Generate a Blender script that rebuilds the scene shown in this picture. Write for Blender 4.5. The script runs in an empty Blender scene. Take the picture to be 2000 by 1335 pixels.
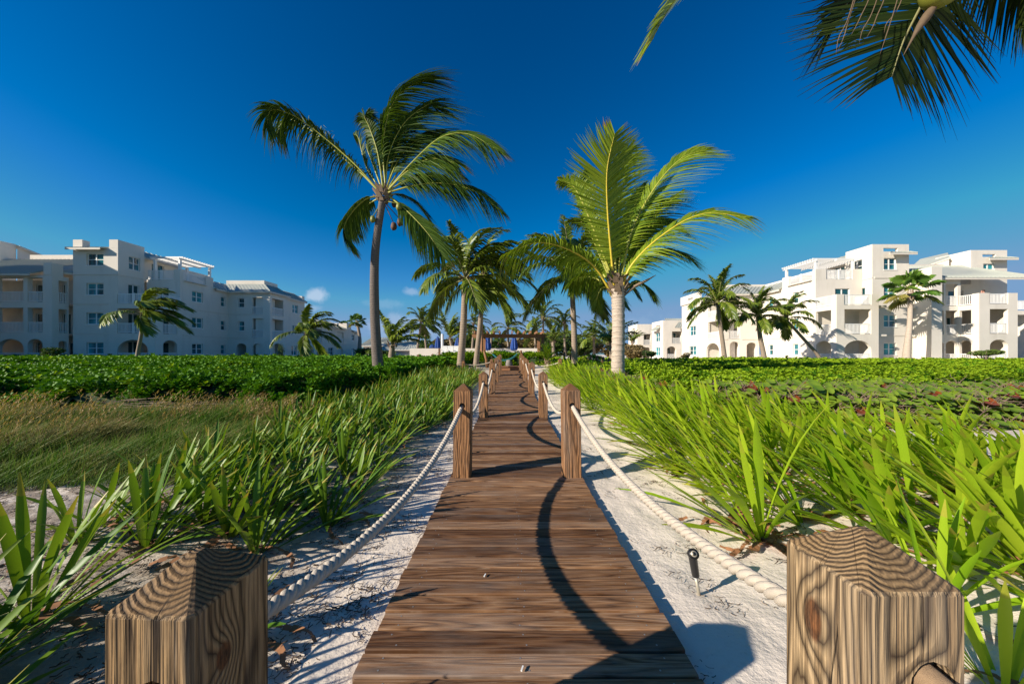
import bpy, bmesh, math, random
from mathutils import Vector, Matrix, noise, geometry, Euler
R = math.radians
random.seed(7)
S = bpy.context.scene
COL = S.collection
EYE, F, CX, HY = 1.0, 667.0, 994.0, 692.0

# ------------------------------------------------------------------ camera
cam = bpy.data.objects.new('camera', bpy.data.cameras.new('camera'))
COL.objects.link(cam)
cam.location = (0, 0, EYE); cam.rotation_euler = (R(90), 0, 0)
cam.data.lens = 12.0; cam.data.sensor_width = 36
cam.data.shift_x = 0.003; cam.data.shift_y = 0.01225
cam.data.clip_start = 0.02; cam.data.clip_end = 3000
S.camera = cam

# ------------------------------------------------------------------ light
SUN_EL = 23.5
SUN_AZ = math.atan2(0.90, 0.44)                # direction the light travels, from +Y towards +X
ld = Vector((math.sin(SUN_AZ)*math.cos(R(SUN_EL)), math.cos(SUN_AZ)*math.cos(R(SUN_EL)), -math.sin(R(SUN_EL))))
sl = bpy.data.lights.new('sun', 'SUN'); sl.energy = 5.0; sl.angle = R(0.53); sl.color = (1.0, 0.90, 0.76)
sun = bpy.data.objects.new('sun', sl); COL.objects.link(sun)
sun.rotation_euler = ld.to_track_quat('-Z', 'Y').to_euler(); sun.location = (-30, -15, 20)
W = bpy.data.worlds.new('World'); S.world = W; W.use_nodes = True
wn = W.node_tree; wn.nodes.clear()
def NW(t, **k):
    n = wn.nodes.new(t)
    for a, b in k.items(): setattr(n, a, b)
    return n
sky = NW('ShaderNodeTexSky', sky_type='NISHITA', sun_disc=False)
sky.sun_elevation = R(SUN_EL); sky.sun_rotation = (SUN_AZ + math.pi) % (2*math.pi)
sky.altitude = 0; sky.air_density = 1.0; sky.dust_density = 0.25; sky.ozone_density = 3.0
hs = NW('ShaderNodeHueSaturation'); hs.inputs['Saturation'].default_value = 1.28; hs.inputs['Value'].default_value = 1.0; hs.inputs['Hue'].default_value = 0.493
K_ = .085; E_ = 1/1.48
wn.links.new(sky.outputs[0], hs.inputs['Color'])
def MT(op, a, b=0.0):
    n = NW('ShaderNodeMath', operation=op)
    for i, v in enumerate((a, b)):
        if isinstance(v, (int, float)): n.inputs[i].default_value = v
        else: wn.links.new(v, n.inputs[i])
    return n.outputs[0]
sepw = NW('ShaderNodeSeparateColor'); wn.links.new(hs.outputs[0], sepw.inputs[0]); comb = NW('ShaderNodeCombineColor')
rr_ = MT('MAXIMUM', MT('MULTIPLY', MT('SUBTRACT', sepw.outputs[0], .046/K_), 1.1*E_), 0.0)
gg_ = MT('MULTIPLY', MT('POWER', MT('MULTIPLY', sepw.outputs[1], K_), 1.32), 1.85*E_/K_)
bb_ = MT('MULTIPLY', MT('POWER', MT('MULTIPLY', sepw.outputs[2], K_), 1.30), 2.10*E_/K_)
rr_ = MT('MINIMUM', rr_, .20*E_/K_); gg_ = MT('MINIMUM', gg_, .36*E_/K_); bb_ = MT('MINIMUM', bb_, .60*E_/K_)
for i, o__ in enumerate((rr_, gg_, bb_)): wn.links.new(o__, comb.inputs[i])
# a few small low clouds, by direction in the sky
tc = NW('ShaderNodeTexCoord')
nz = NW('ShaderNodeTexNoise'); nz.inputs['Scale'].default_value = 22; nz.inputs['Detail'].default_value = 7; nz.inputs['Roughness'].default_value = .6
wn.links.new(tc.outputs['Generated'], nz.inputs['Vector'])
acc = None
for (px, py, rx, ry, st) in ((620, 578, 30, 22, .55), (805, 570, 26, 13, .30), (750, 592, 70, 16, .12), (1240, 630, 60, 14, .10), (600, 600, 40, 12, .25), (800, 640, 110, 40, .25), (1290, 640, 120, 40, .1)):
    d = Vector(((px-CX)/F, 1, (HY-py)/F)).normalized()
    sub = NW('ShaderNodeVectorMath', operation='SUBTRACT'); sub.inputs[1].default_value = d
    wn.links.new(tc.outputs['Generated'], sub.inputs[0])
    k = 1/ Vector(((px-CX)/F, 1, 0)).length
    mul = NW('ShaderNodeVectorMath', operation='MULTIPLY'); mul.inputs[1].default_value = (F/rx/k, F/rx/k*.6, F/ry/k)
    wn.links.new(sub.outputs[0], mul.inputs[0])
    ln = NW('ShaderNodeVectorMath', operation='LENGTH'); wn.links.new(mul.outputs[0], ln.inputs[0])
    a = NW('ShaderNodeMath', operation='MULTIPLY_ADD'); a.inputs[1].default_value = -.62; a.inputs[2].default_value = .25
    wn.links.new(ln.outputs['Value'], a.inputs[0])
    b = NW('ShaderNodeMath', operation='ADD'); wn.links.new(a.outputs[0], b.inputs[0]); wn.links.new(nz.outputs['Fac'], b.inputs[1])
    c = NW('ShaderNodeMapRange'); c.inputs['From Min'].default_value = .28; c.inputs['From Max'].default_value = .62
    c.inputs['To Max'].default_value = st; c.interpolation_type = 'SMOOTHSTEP'
    wn.links.new(b.outputs[0], c.inputs['Value'])
    if acc is None: acc = c.outputs[0]
    else:
        m = NW('ShaderNodeMath', operation='MAXIMUM'); wn.links.new(acc, m.inputs[0]); wn.links.new(c.outputs[0], m.inputs[1]); acc = m.outputs[0]
mix = NW('ShaderNodeMix', data_type='RGBA'); mix.inputs['B'].default_value = (5.6, 6.2, 7.4, 1)
wn.links.new(acc, mix.inputs['Factor']); wn.links.new(comb.outputs[0], mix.inputs['A'])
bg = NW('ShaderNodeBackground'); bg.inputs['Strength'].default_value = 0.085
wn.links.new(mix.outputs['Result'], bg.inputs[0])
wo = NW('ShaderNodeOutputWorld'); wn.links.new(bg.outputs[0], wo.inputs[0])
S.view_settings.view_transform = 'Standard'; S.view_settings.look = 'None'
S.view_settings.exposure = 0.56; S.view_settings.gamma = 1.0

# ------------------------------------------------------------------ helpers
def at(px, py, Y): return Vector(((px-CX)/F*Y, Y, EYE-(py-HY)/F*Y))
def xat(px, Y): return (px-CX)/F*Y

class MB:
    """collects faces; builds ONE mesh object"""
    def __init__(s): s.v = []; s.f = []; s.m = []; s.c = []
    def add(s, vs, fs, m=0, c=(0, 0, 0)):
        o = len(s.v); s.v.extend(vs)
        for f in fs: s.f.append([i+o for i in f]); s.m.append(m); s.c.append(c)
    def quad(s, a, b, c, d, m=0, col=(0, 0, 0)): s.add([a, b, c, d], [(0, 1, 2, 3)], m, col)
    def box(s, x0, x1, y0, y1, z0, z1, m=0, col=(0, 0, 0)):
        s.add([(x0,y0,z0),(x1,y0,z0),(x1,y1,z0),(x0,y1,z0),(x0,y0,z1),(x1,y0,z1),(x1,y1,z1),(x0,y1,z1)],
              [(0,3,2,1),(4,5,6,7),(0,1,5,4),(1,2,6,5),(2,3,7,6),(3,0,4,7)], m, col)
    def bar(s, a, b, w, h, m=0, col=(0, 0, 0), up=Vector((0, 0, 1))):
        a = Vector(a); b = Vector(b); d = (b-a).normalized()
        u = d.cross(up)
        if u.length < 1e-4: u = Vector((1, 0, 0))
        u.normalize(); n = u.cross(d)
        u *= w/2; n *= h/2
        s.add([a-u-n, a+u-n, a+u+n, a-u+n, b-u-n, b+u-n, b+u+n, b-u+n],
              [(0,3,2,1),(4,5,6,7),(0,1,5,4),(1,2,6,5),(2,3,7,6),(3,0,4,7)], m, col)
    def tube(s, pts, rad, n=8, m=0, col=(0, 0, 0), cap=True, colf=None):
        pts = [Vector(p) for p in pts]; k = len(pts)
        if not hasattr(rad, '__len__'): rad = [rad]*k
        t = (pts[1]-pts[0]).normalized()
        u = t.orthogonal().normalized(); o = len(s.v)
        for i, p in enumerate(pts):
            t2 = (pts[min(i+1, k-1)]-pts[max(i-1, 0)]).normalized()
            u = (u - t2*u.dot(t2)).normalized(); w = t2.cross(u)
            for j in range(n):
                a = 2*math.pi*j/n
                s.v.append(p+(u*math.cos(a)+w*math.sin(a))*rad[i])
        for i in range(k-1):
            cc = colf(i/(k-1)) if colf else col
            for j in range(n):
                s.f.append([o+i*n+j, o+i*n+(j+1) % n, o+(i+1)*n+(j+1) % n, o+(i+1)*n+j]); s.m.append(m); s.c.append(cc)
        if cap:
            s.f.append([o+j for j in reversed(range(n))]); s.m.append(m); s.c.append(col)
            s.f.append([o+(k-1)*n+j for j in range(n)]); s.m.append(m); s.c.append(col)
    def blob(s, c, r, seed=0, amp=.25, seg=10, rings=7, m=0, col=(0, 0, 0)):
        c = Vector(c); vs = []; fs = []
        r = Vector(r) if hasattr(r, '__len__') else Vector((r, r, r))
        for i in range(rings+1):
            th = math.pi*i/rings
            for j in range(seg):
                ph = 2*math.pi*j/seg
                d = Vector((math.sin(th)*math.cos(ph), math.sin(th)*math.sin(ph), math.cos(th)))
                k = 1+amp*noise.noise(d*1.7+Vector((seed*3.1, 0, 0)))
                vs.append(c+Vector((d.x*r.x, d.y*r.y, d.z*r.z))*k)
        for i in range(rings):
            for j in range(seg):
                fs.append((i*seg+j, (i+1)*seg+j, (i+1)*seg+(j+1) % seg, i*seg+(j+1) % seg))
        s.add(vs, fs, m, col)
    def mesh(s, name, mats, smooth=False, fixn=False):
        me = bpy.data.meshes.new(name); me.from_pydata([tuple(v) for v in s.v], [], s.f)
        for mt in (mats if isinstance(mats, (list, tuple)) else [mats]): me.materials.append(mt)
        me.polygons.foreach_set('material_index', s.m)
        if smooth: me.polygons.foreach_set('use_smooth', [True]*len(s.f))
        if any(c != (0, 0, 0) for c in s.c):
            at_ = me.color_attributes.new('tint', 'FLOAT_COLOR', 'CORNER'); buf = []
            for f, c in zip(s.f, s.c): buf.extend((c[0], c[1], c[2], 1.0)*len(f))
            at_.data.foreach_set('color', buf)
        if fixn:
            bm = bmesh.new(); bm.from_mesh(me); bmesh.ops.recalc_face_normals(bm, faces=bm.faces); bm.to_mesh(me); bm.free()
        me.update(); return me
    def build(s, name, mats, parent=None, smooth=False, fixn=False):
        return link(name, s.mesh(name, mats, smooth, fixn), parent)

def link(name, me, parent=None):
    o = bpy.data.objects.new(name, me); COL.objects.link(o)
    if parent: o.parent = parent; o.matrix_parent_inverse = parent.matrix_basis.inverted()
    return o
def tag(o, label=None, cat=None, group=None, kind=None):
    for k, v in (('label', label), ('category', cat), ('group', group), ('kind', kind)):
        if v: o[k] = v
    return o
def empty(name, loc=(0, 0, 0), rz=0):
    o = bpy.data.objects.new(name, None); COL.objects.link(o); o.location = loc; o.rotation_euler.z = rz
    o.empty_display_size = .2; return o
def childs(o): return [c for c in bpy.data.objects if c.parent == o]
def copy_tree(o, parent=None):
    c = o.copy(); COL.objects.link(c)
    if parent: c.parent = parent
    for ch in childs(o): copy_tree(ch, c)
    return c
def catmull(ps, n):
    ps = [Vector(p) for p in ps]; out = []
    P = [ps[0]*2-ps[1]]+ps+[ps[-1]*2-ps[-2]]
    L = len(ps)-1
    for i in range(n+1):
        t = i/n*L; k = min(int(t), L-1); t -= k
        a, b, c, d = P[k], P[k+1], P[k+2], P[k+3]
        out.append(.5*((2*b)+(c-a)*t+(2*a-5*b+4*c-d)*t*t+(-a+3*b-3*c+d)*t**3))
    return out

# ------------------------------------------------------------------ materials
class M_:
    def __init__(s, name, rough=.6, spec=.5):
        s.m = bpy.data.materials.new(name); s.m.use_nodes = True; s.t = s.m.node_tree
        s.b = s.t.nodes['Principled BSDF']; s.b.inputs['Roughness'].default_value = rough
        s.b.inputs['Specular IOR Level'].default_value = spec
        s.x = 0
    def n(s, ty, ins=None, **k):
        n = s.t.nodes.new(ty)
        for a, b in k.items(): setattr(n, a, b)
        for a, b in (ins or {}).items():
            if hasattr(b, 'is_output') or isinstance(b, bpy.types.NodeSocket): s.t.links.new(b, n.inputs[a])
            else: n.inputs[a].default_value = b
        return n
    def math(s, op, a, b=0.0, c=0.0): return s.n('ShaderNodeMath', {0: a, 1: b, 2: c}, operation=op).outputs[0]
    def obj(s): return s.n('ShaderNodeTexCoord').outputs['Object']
    def scale(s, v, sc): return s.n('ShaderNodeVectorMath', {0: v, 1: sc}, operation='MULTIPLY').outputs[0]
    def vadd(s, v, w): return s.n('ShaderNodeVectorMath', {0: v, 1: w}, operation='ADD').outputs[0]
    def noise(s, v, sc, det=4, rough=.55, dist=0): return s.n('ShaderNodeTexNoise', {'Vector': v, 'Scale': sc, 'Detail': det, 'Roughness': rough, 'Distortion': dist}).outputs['Fac']
    def ramp(s, fac, stops, interp='LINEAR'):
        n = s.n('ShaderNodeValToRGB', {'Fac': fac}); cr = n.color_ramp; cr.interpolation = interp
        while len(cr.elements) < len(stops): cr.elements.new(.5)
        for e, (p, c) in zip(cr.elements, stops): e.position = p; e.color = (c[0], c[1], c[2], 1) if hasattr(c, '__len__') else (c, c, c, 1)
        return n.outputs['Color']
    def mix(s, f, a, b, bt='MIX'):
        n = s.n('ShaderNodeMix', data_type='RGBA', blend_type=bt)
        for k, v in (('Factor', f), ('A', a), ('B', b)):
            if isinstance(v, bpy.types.NodeSocket): s.t.links.new(v, n.inputs[k])
            else: n.inputs[k].default_value = (v if k == 'Factor' else (v[0], v[1], v[2], 1))
        return n.outputs['Result']
    def rng(s, v, a, b, c, d): return s.n('ShaderNodeMapRange', {'Value': v, 'From Min': a, 'From Max': b, 'To Min': c, 'To Max': d}).outputs[0]
    def color(s, c):
        if isinstance(c, bpy.types.NodeSocket): s.t.links.new(c, s.b.inputs['Base Color'])
        else: s.b.inputs['Base Color'].default_value = (c[0], c[1], c[2], 1)
        return s
    def rough(s, c): s.t.links.new(c, s.b.inputs['Roughness']); return s
    def bump(s, h, st=.3, d=.01):
        n = s.n('ShaderNodeBump', {'Height': h, 'Strength': st, 'Distance': d}); s.t.links.new(n.outputs[0], s.b.inputs['Normal']); return s
    def tint(s): return s.n('ShaderNodeSeparateColor', {'Color': s.n('ShaderNodeAttribute', attribute_name='tint').outputs['Color']}).outputs
    def rand(s): return s.n('ShaderNodeObjectInfo').outputs['Random']
    def translucent(s, col, f):
        out = s.t.nodes['Material Output']
        tr = s.n('ShaderNodeBsdfTranslucent', {'Color': col})
        mx = s.n('ShaderNodeMixShader', {0: f, 1: s.b.outputs[0], 2: tr.outputs[0]})
        s.t.links.new(mx.outputs[0], out.inputs['Surface']); return s

def flat(name, c, rough=.6, var=.12, sc=3, bump=0, metal=0, spec=.5):
    m = M_(name, rough, spec); o = m.obj(); f = m.noise(o, sc, 5)
    m.color(m.mix(f, [k*(1-var) for k in c], [min(1, k*(1+var)) for k in c]))
    m.b.inputs['Metallic'].default_value = metal
    if bump: m.bump(m.noise(o, sc*12, 4), bump, .01)
    return m.m

def mat_sand():
    m = M_('sand_material', .95, .15); o = m.obj()
    big = m.noise(o, .6, 5); fine = m.noise(o, 40, 4, .7); mid = m.noise(o, 6, 6, .6)
    c = m.ramp(big, [(.3, (.69, .60, .50)), (.7, (.80, .71, .61))])
    c = m.mix(m.rng(fine, .55, .75, 0, .25), c, (.50, .42, .33))
    speck = m.noise(m.scale(o, (60, 90, 1)), 1.0, 3, .8)
    c = m.mix(m.rng(speck, .66, .72, 0, .75), c, (.22, .16, .10))
    # organic debris stain left of the walk, deepened with painted shade
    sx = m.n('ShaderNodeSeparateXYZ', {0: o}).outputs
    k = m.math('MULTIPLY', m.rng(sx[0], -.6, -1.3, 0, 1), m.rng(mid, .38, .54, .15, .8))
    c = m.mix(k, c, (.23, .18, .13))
    far = m.rng(sx[1], 28, 34, 0, .0)
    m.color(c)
    w = m.noise(m.scale(o, (5, 26, 1)), 1.0, 4, .6, 1.2)
    h = m.math('ADD', m.math('MULTIPLY', w, .3), m.math('MULTIPLY', mid, 1.3))
    h = m.math('ADD', h, m.math('MULTIPLY', fine, .35))
    m.bump(h, .5, .03); return m.m

def mat_deck():
    m = M_('deck_board_wood', .7, .18); o = m.obj(); t = m.tint(); r = t[0]; r2 = t[1]
    off = m.n('ShaderNodeCombineXYZ', {0: m.math('MULTIPLY', r, 61.0), 1: m.math('MULTIPLY', r2, 37.0), 2: m.math('MULTIPLY', r, 13.0)}).outputs[0]
    v = m.vadd(o, off)
    n1 = m.noise(m.scale(v, (.8, 11, 1)), 1.0, 2, .5, .15)
    ring = m.math('PINGPONG', m.math('MULTIPLY', n1, 24.0), 1.0)
    streak = m.noise(m.scale(v, (2.5, 160, 1)), 1.0, 5, .7)
    st2 = m.noise(m.scale(v, (7, 330, 1)), 1.0, 3, .7)
    blot = m.noise(m.scale(v, (2.2, 9, 1)), 1.0, 4, .6)
    c = m.ramp(ring, [(0, (.085, .038, .016)), (.2, (.19, .088, .037)), (.6, (.285, .145, .066)), (1, (.38, .21, .105))])
    c = m.mix(m.rng(streak, .42, .72, 0, .6), c, (.04, .02, .011))
    c = m.mix(m.rng(st2, .52, .68, 0, .6), c, (.46, .33, .23))
    grey = m.math('MULTIPLY', m.rng(blot, .42, .72, 0, 1), m.rng(r2, .25, 1, .05, .85))
    c = m.mix(grey, c, m.ramp(streak, [(.3, (.20, .15, .12)), (.65, (.46, .39, .33))]))
    c = m.mix(m.rng(r, .3, 1, 0, 1), c, m.mix(1.0, c, (.36, .29, .25), 'MULTIPLY'))
    vo = m.n('ShaderNodeTexVoronoi', {'Vector': m.scale(v, (1.7, 4.6, 1)), 'Scale': 1.0, 'Randomness': 1.0})
    knot = m.rng(vo.outputs['Distance'], .05, .13, 1, 0)
    c = m.mix(m.math('MULTIPLY', knot, .8), c, (.028, .014, .008))
    m.color(c)
    m.rough(m.rng(streak, .3, .7, .45, .75))
    m.bump(m.math('ADD', m.math('MULTIPLY', ring, .6), streak), .55, .004); return m.m

def mat_post(name, knots=(), cx=.01, cy=.03, light=(.50, .32, .17), dark=(.13, .07, .035), warm=0.0):
    """solid growth rings round a vertical axis: lines on the faces, circles on the cut top"""
    m = M_(name, .75, .3); o = m.obj()
    rd = m.math('MULTIPLY', m.rand(), 20.0)
    ofs = m.n('ShaderNodeCombineXYZ', {0: rd, 1: rd, 2: rd}).outputs[0]
    ov = m.vadd(o, ofs)
    sep = m.n('ShaderNodeSeparateXYZ', {0: o}).outputs
    wob = m.n('ShaderNodeTexNoise', {'Vector': m.scale(ov, (6, 6, 1.6)), 'Scale': 1.0, 'Detail': 3.0}).outputs['Color']
    ws = m.n('ShaderNodeSeparateXYZ', {0: wob}).outputs
    x = m.math('ADD', sep[0], m.math('MULTIPLY_ADD', ws[0], .026, -.013-cx))
    y = m.math('ADD', sep[1], m.math('MULTIPLY_ADD', ws[1], .026, -.013-cy))
    r = m.math('SQRT', m.math('ADD', m.math('MULTIPLY', x, x), m.math('MULTIPLY', y, y)))
    kd = None
    for (kx, ky, kz, kr, kel) in knots:
        dx = m.math('SUBTRACT', sep[0], kx); dy = m.math('SUBTRACT', sep[1], ky); dz = m.math('MULTIPLY', m.math('SUBTRACT', sep[2], kz), 1/kel)
        dd = m.math('ADD', m.math('ADD', m.math('MULTIPLY', dx, dx), m.math('MULTIPLY', dy, dy)), m.math('MULTIPLY', dz, dz))
        g = m.math('EXPONENT', m.math('MULTIPLY', dd, -1/(kr*kr*3.2)))
        r = m.math('MULTIPLY_ADD', g, .022, r)
        kk = m.rng(dd, kr*kr*.55, kr*kr*1.0, 1, 0); kd = kk if kd is None else m.math('MAXIMUM', kd, kk)
    fine = m.noise(m.scale(ov, (260, 260, 9)), 1.0, 4, .65)
    ringn = m.noise(m.scale(ov, (1, 1, .12)), 16.0, 3)
    ph = m.math('MULTIPLY', m.math('MULTIPLY_ADD', ringn, .020, r), 290.0)
    ring = m.math('PINGPONG', ph, 1.0)
    ring = m.math('POWER', ring, 1.25)
    c = m.ramp(ring, [(0, light), (.45, [k*.74 for k in light]), (.85, [k*.34 for k in light]), (1, dark)])
    c = m.mix(m.rng(fine, .45, .72, 0, .6), c, dark)
    blot = m.noise(m.scale(ov, (9, 9, 2.0)), 1.0, 4, .6)
    c = m.mix(m.rng(blot, .45, .7, 0, .45 if not warm else .12), c, (.26, .215, .175))
    mid_ = m.noise(m.scale(ov, (165, 165, 1.3)), 1.0, 3, .65)
    # drying cracks: thin radial lines
    ang = m.math('ARCTAN2', y, x)
    cr = m.noise(m.n('ShaderNodeCombineXYZ', {0: m.math('MULTIPLY', ang, 4.5), 1: m.math('MULTIPLY', sep[2], .35), 2: m.math('MULTIPLY', r, 1.5)}).outputs[0], 1.0, 1, .4)
    crk = m.rng(m.math('ABSOLUTE', m.math('SUBTRACT', m.math('FRACT', m.math('MULTIPLY', cr, 5.0)), .5)), 0, .022, 1, 0)
    c = m.mix(m.math('MULTIPLY', crk, .8), c, (.02, .012, .008))
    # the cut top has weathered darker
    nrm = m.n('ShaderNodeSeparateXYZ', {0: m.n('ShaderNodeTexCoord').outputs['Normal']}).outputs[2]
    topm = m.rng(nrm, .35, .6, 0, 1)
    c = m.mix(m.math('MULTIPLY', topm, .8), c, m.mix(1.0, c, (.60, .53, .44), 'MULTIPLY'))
    lines = m.math('MULTIPLY', m.rng(mid_, .50, .62, 0, .5), m.math('SUBTRACT', 1.0, topm))
    c = m.mix(lines, c, m.mix(1.0, c, (.33, .25, .19), 'MULTIPLY'))
    deep = m.math('MULTIPLY', m.rng(m.noise(m.scale(ov, (55, 55, .55)), 1.0, 2, .5), .655, .68, 0, .9), m.math('SUBTRACT', 1.0, topm))
    c = m.mix(deep, c, (.018, .010, .006)); lines = m.math('MAXIMUM', lines, deep)
    if kd is not None:
        c = m.mix(m.math('MULTIPLY', kd, .92), c, m.ramp(m.noise(m.scale(ov, (60, 60, 25)), 1.0, 4), [(.35, (.03, .014, .007)), (.65, (.24, .09, .03))]))
    m.color(c)
    hh = m.math('SUBTRACT', m.math('MULTIPLY_ADD', lines, -1.5, m.math('MULTIPLY_ADD', ring, -1.0, 1.0)), m.math('MULTIPLY', crk, 1.4))
    m.bump(m.math('MULTIPLY_ADD', fine, -.6, hh), .85, .0035); return m.m

def mat_leaf(name, a, b, tip=None, rough=.35, trans=.25, spec=.5, use='tint', lo=.0, tipat=.86):
    m = M_(name, rough, spec)
    t = m.tint()
    r = t[0] if use == 'tint' else m.rand()
    if use == 'both': r = m.math('MULTIPLY_ADD', m.rand(), .5, m.math('MULTIPLY', t[0], .5))
    c = m.mix(r, a, b)
    if tip: c = m.mix(m.rng(m.math('MULTIPLY_ADD', t[0], .12, t[1]), tipat, tipat+.12, 0, 1), c, tip)
    m.color(c)
    if trans: m.translucent(m.mix(1.0, c, (1.25, 1.2, .5), 'MULTIPLY'), trans)
    return m.m

def mat_trunk(name, a, b, sp, edge=.15):
    m = M_(name, .85, .2); o = m.obj(); sep = m.n('ShaderNodeSeparateXYZ', {0: o}).outputs
    nz_ = m.noise(m.scale(o, (1, 1, 1)), 4.0, 4)
    z = m.math('MULTIPLY', m.math('MULTIPLY_ADD', nz_, sp*.9, sep[2]), 1/sp)
    fr = m.math('FRACT', z)
    line = m.rng(fr, 0, edge, 1, 0)
    g = m.noise(m.scale(o, (14, 14, 60)), 1.0, 5, .65)
    c = m.mix(m.rng(g, .3, .7, 0, 1), a, b)
    c = m.mix(m.math('MULTIPLY', line, .75), c, (.055, .04, .03))
    c = m.mix(m.rng(m.noise(o, 9.0, 3), .6, .75, 0, .4), c, (.10, .08, .06))
    m.color(c); m.bump(m.math('ADD', m.math('MULTIPLY', fr, 1.0), g), .8, .02); return m.m

def mat_stucco():
    m = M_('cream_stucco', .9, .15); o = m.obj()
    a = m.noise(o, .5, 4); b = m.noise(m.scale(o, (1.4, 1.4, .35)), 1.0, 5, .6)
    c = m.ramp(a, [(.3, (.69, .635, .55)), (.7, (.75, .695, .61))])
    c = m.mix(m.rng(b, .52, .75, 0, .35), c, (.50, .445, .37))
    m.color(c); m.bump(m.noise(o, 14, 3), .12, .02); return m.m
def mat_glass():
    m = M_('window_glass', .06, .8); o = m.obj()
    f = m.noise(m.scale(o, (.9, .9, .35)), 1.0, 2)
    m.color(m.ramp(f, [(.36, (.008, .03, .04)), (.5, (.015, .16, .19)), (.68, (.05, .38, .42))]))
    return m.m

M = {}
M['sand'] = mat_sand(); M['deck'] = mat_deck()
M['post'] = mat_post('weathered_post_wood', (), light=(.46, .23, .10), dark=(.12, .05, .02))
M['postL'] = mat_post('front_post_wood_left', ((.072, -.02, .50, .014, 1.8),), cx=.012, cy=.035, light=(.42, .27, .13), dark=(.05, .028, .014))
M['postR'] = mat_post('front_post_wood_right', ((-.072, .012, .575, .017, 2.3), (.012, -.072, .535, .022, 1.2)), cx=.0, cy=.022, light=(.50, .35, .19), dark=(.06, .035, .018))
M['rope'] = flat('cotton_rope', (.56, .49, .40), .9, .2, 60, .5, spec=.15)
M['joist'] = flat('dark_joist_wood', (.05, .035, .025), .9)
M['screw'] = flat('galvanised_screw', (.45, .43, .40), .4, metal=.6)
M['stucco'] = mat_stucco()
M['trim'] = flat('cream_trim', (.68, .62, .53), .8, .05)
M['white'] = flat('white_paint', (.80, .79, .76), .5, .05)
M['metal'] = flat('sage_metal_roofing', (.40, .42, .37), .55, .10, .8)
M['glass'] = mat_glass()
M['doorglass'] = flat('dark_door_glass', (.012, .07, .08), .08, .5, .7, spec=.8)
M['pergwood'] = flat('cedar_beam', (.30, .14, .065), .7, .3, 6, .3)
M['blue'] = flat('blue_canvas', (.008, .06, .28), .7, .25, 5)
M['teal'] = flat('teal_hammock_cloth', (.02, .26, .30), .8, .2, 5)
M['black'] = flat('black_plastic', (.012, .012, .013), .35, .2, 20)
M['steel'] = flat('brushed_stake_metal', (.42, .38, .30), .4, .2, 30, metal=.4)
M['lens'] = flat('clear_lens', (.75, .75, .72), .15, .05)
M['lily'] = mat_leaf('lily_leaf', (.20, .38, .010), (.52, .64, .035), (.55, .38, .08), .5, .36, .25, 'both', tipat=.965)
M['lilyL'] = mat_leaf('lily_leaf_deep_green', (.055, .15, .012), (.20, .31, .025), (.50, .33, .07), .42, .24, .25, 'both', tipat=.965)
M['lilydead'] = flat('withered_leaf', (.27, .12, .05), .8, .5, 30)
M['hedge'] = mat_leaf('hedge_leaf', (.035, .13, .006), (.15, .32, .012), None, .5, .22, .12, 'both')
M['hedge2'] = mat_leaf('hedge_leaf_light', (.12, .24, .008), (.33, .46, .02), None, .5, .26, .12, 'both')
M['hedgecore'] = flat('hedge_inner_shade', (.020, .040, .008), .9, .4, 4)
M['grape'] = mat_leaf('sea_grape_leaf', (.12, .22, .02), (.28, .38, .04), None, .45, .25, .25, 'both')
M['grapered'] = mat_leaf('sea_grape_old_leaf', (.16, .03, .02), (.34, .10, .03), None, .4, .2, .5, 'both')
M['twig'] = flat('bare_twig', (.20, .14, .10), .85, .4, 12)
def mat_grass():
    m = M_('dune_grass', .6, .2); t = m.tint(); o = m.n('ShaderNodeObjectInfo').outputs
    big = m.noise(o['Location'], .9, 3)
    r = m.math('MULTIPLY_ADD', o['Random'], .4, m.math('MULTIPLY', t[0], .6))
    c = m.mix(r, (.035, .11, .012), (.17, .30, .03))
    gold = m.math('MULTIPLY', m.rng(t[1], .15, .8, 0, 1), m.rng(m.math('MULTIPLY_ADD', m.rand(), .3, big), .56, .86, 0, 1))
    c = m.mix(gold, c, m.mix(t[0], (.24, .15, .06), (.42, .31, .14)))
    m.color(c); m.translucent(c, .25); return m.m
M['grass'] = mat_grass()
M['seed'] = mat_leaf('grass_seed_head', (.22, .15, .06), (.42, .30, .16), None, .7, .25, .2, 'both')
M['litter'] = flat('dry_litter', (.075, .045, .025), .9, .5, 30)
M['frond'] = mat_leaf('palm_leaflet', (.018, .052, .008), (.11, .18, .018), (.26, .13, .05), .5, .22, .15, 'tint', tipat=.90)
M['frondshade'] = mat_leaf('palm_leaflet_shade_dark', (.006, .016, .004), (.045, .065, .010), (.10, .07, .03), .55, .10, .12, 'tint', tipat=.93)  # near-black leaflet copy for the overhead fronds, silhouette shade put into the colour
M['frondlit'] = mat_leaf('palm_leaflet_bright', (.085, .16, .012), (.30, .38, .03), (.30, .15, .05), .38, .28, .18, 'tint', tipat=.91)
M['frondfar'] = mat_leaf('palm_leaflet_far', (.035, .085, .010), (.26, .32, .03), (.30, .17, .04), .4, .22, .4, 'tint', tipat=.90)
M['rachis'] = flat('green_yellow_rachis', (.36, .36, .05), .5, .3, 5)
M['rachisY'] = flat('yellow_rachis', (.66, .50, .05), .45, .2, 5)
M['rachisD'] = flat('dull_rachis', (.20, .19, .07), .6, .3, 5)
M['boot'] = flat('dry_palm_boot', (.24, .17, .115), .85, .45, 14, .5)
M['sheath'] = flat('dried_palm_sheath', (.12, .08, .045), .85, .4, 20)
M['coconut'] = flat('green_coconut', (.20, .21, .03), .45, .2, 12)
M['coconutb'] = flat('brown_coconut', (.12, .055, .03), .7, .3, 12)
M['trunkA'] = mat_trunk('grey_palm_bark', (.13, .105, .09), (.25, .21, .185), .075)
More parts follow.
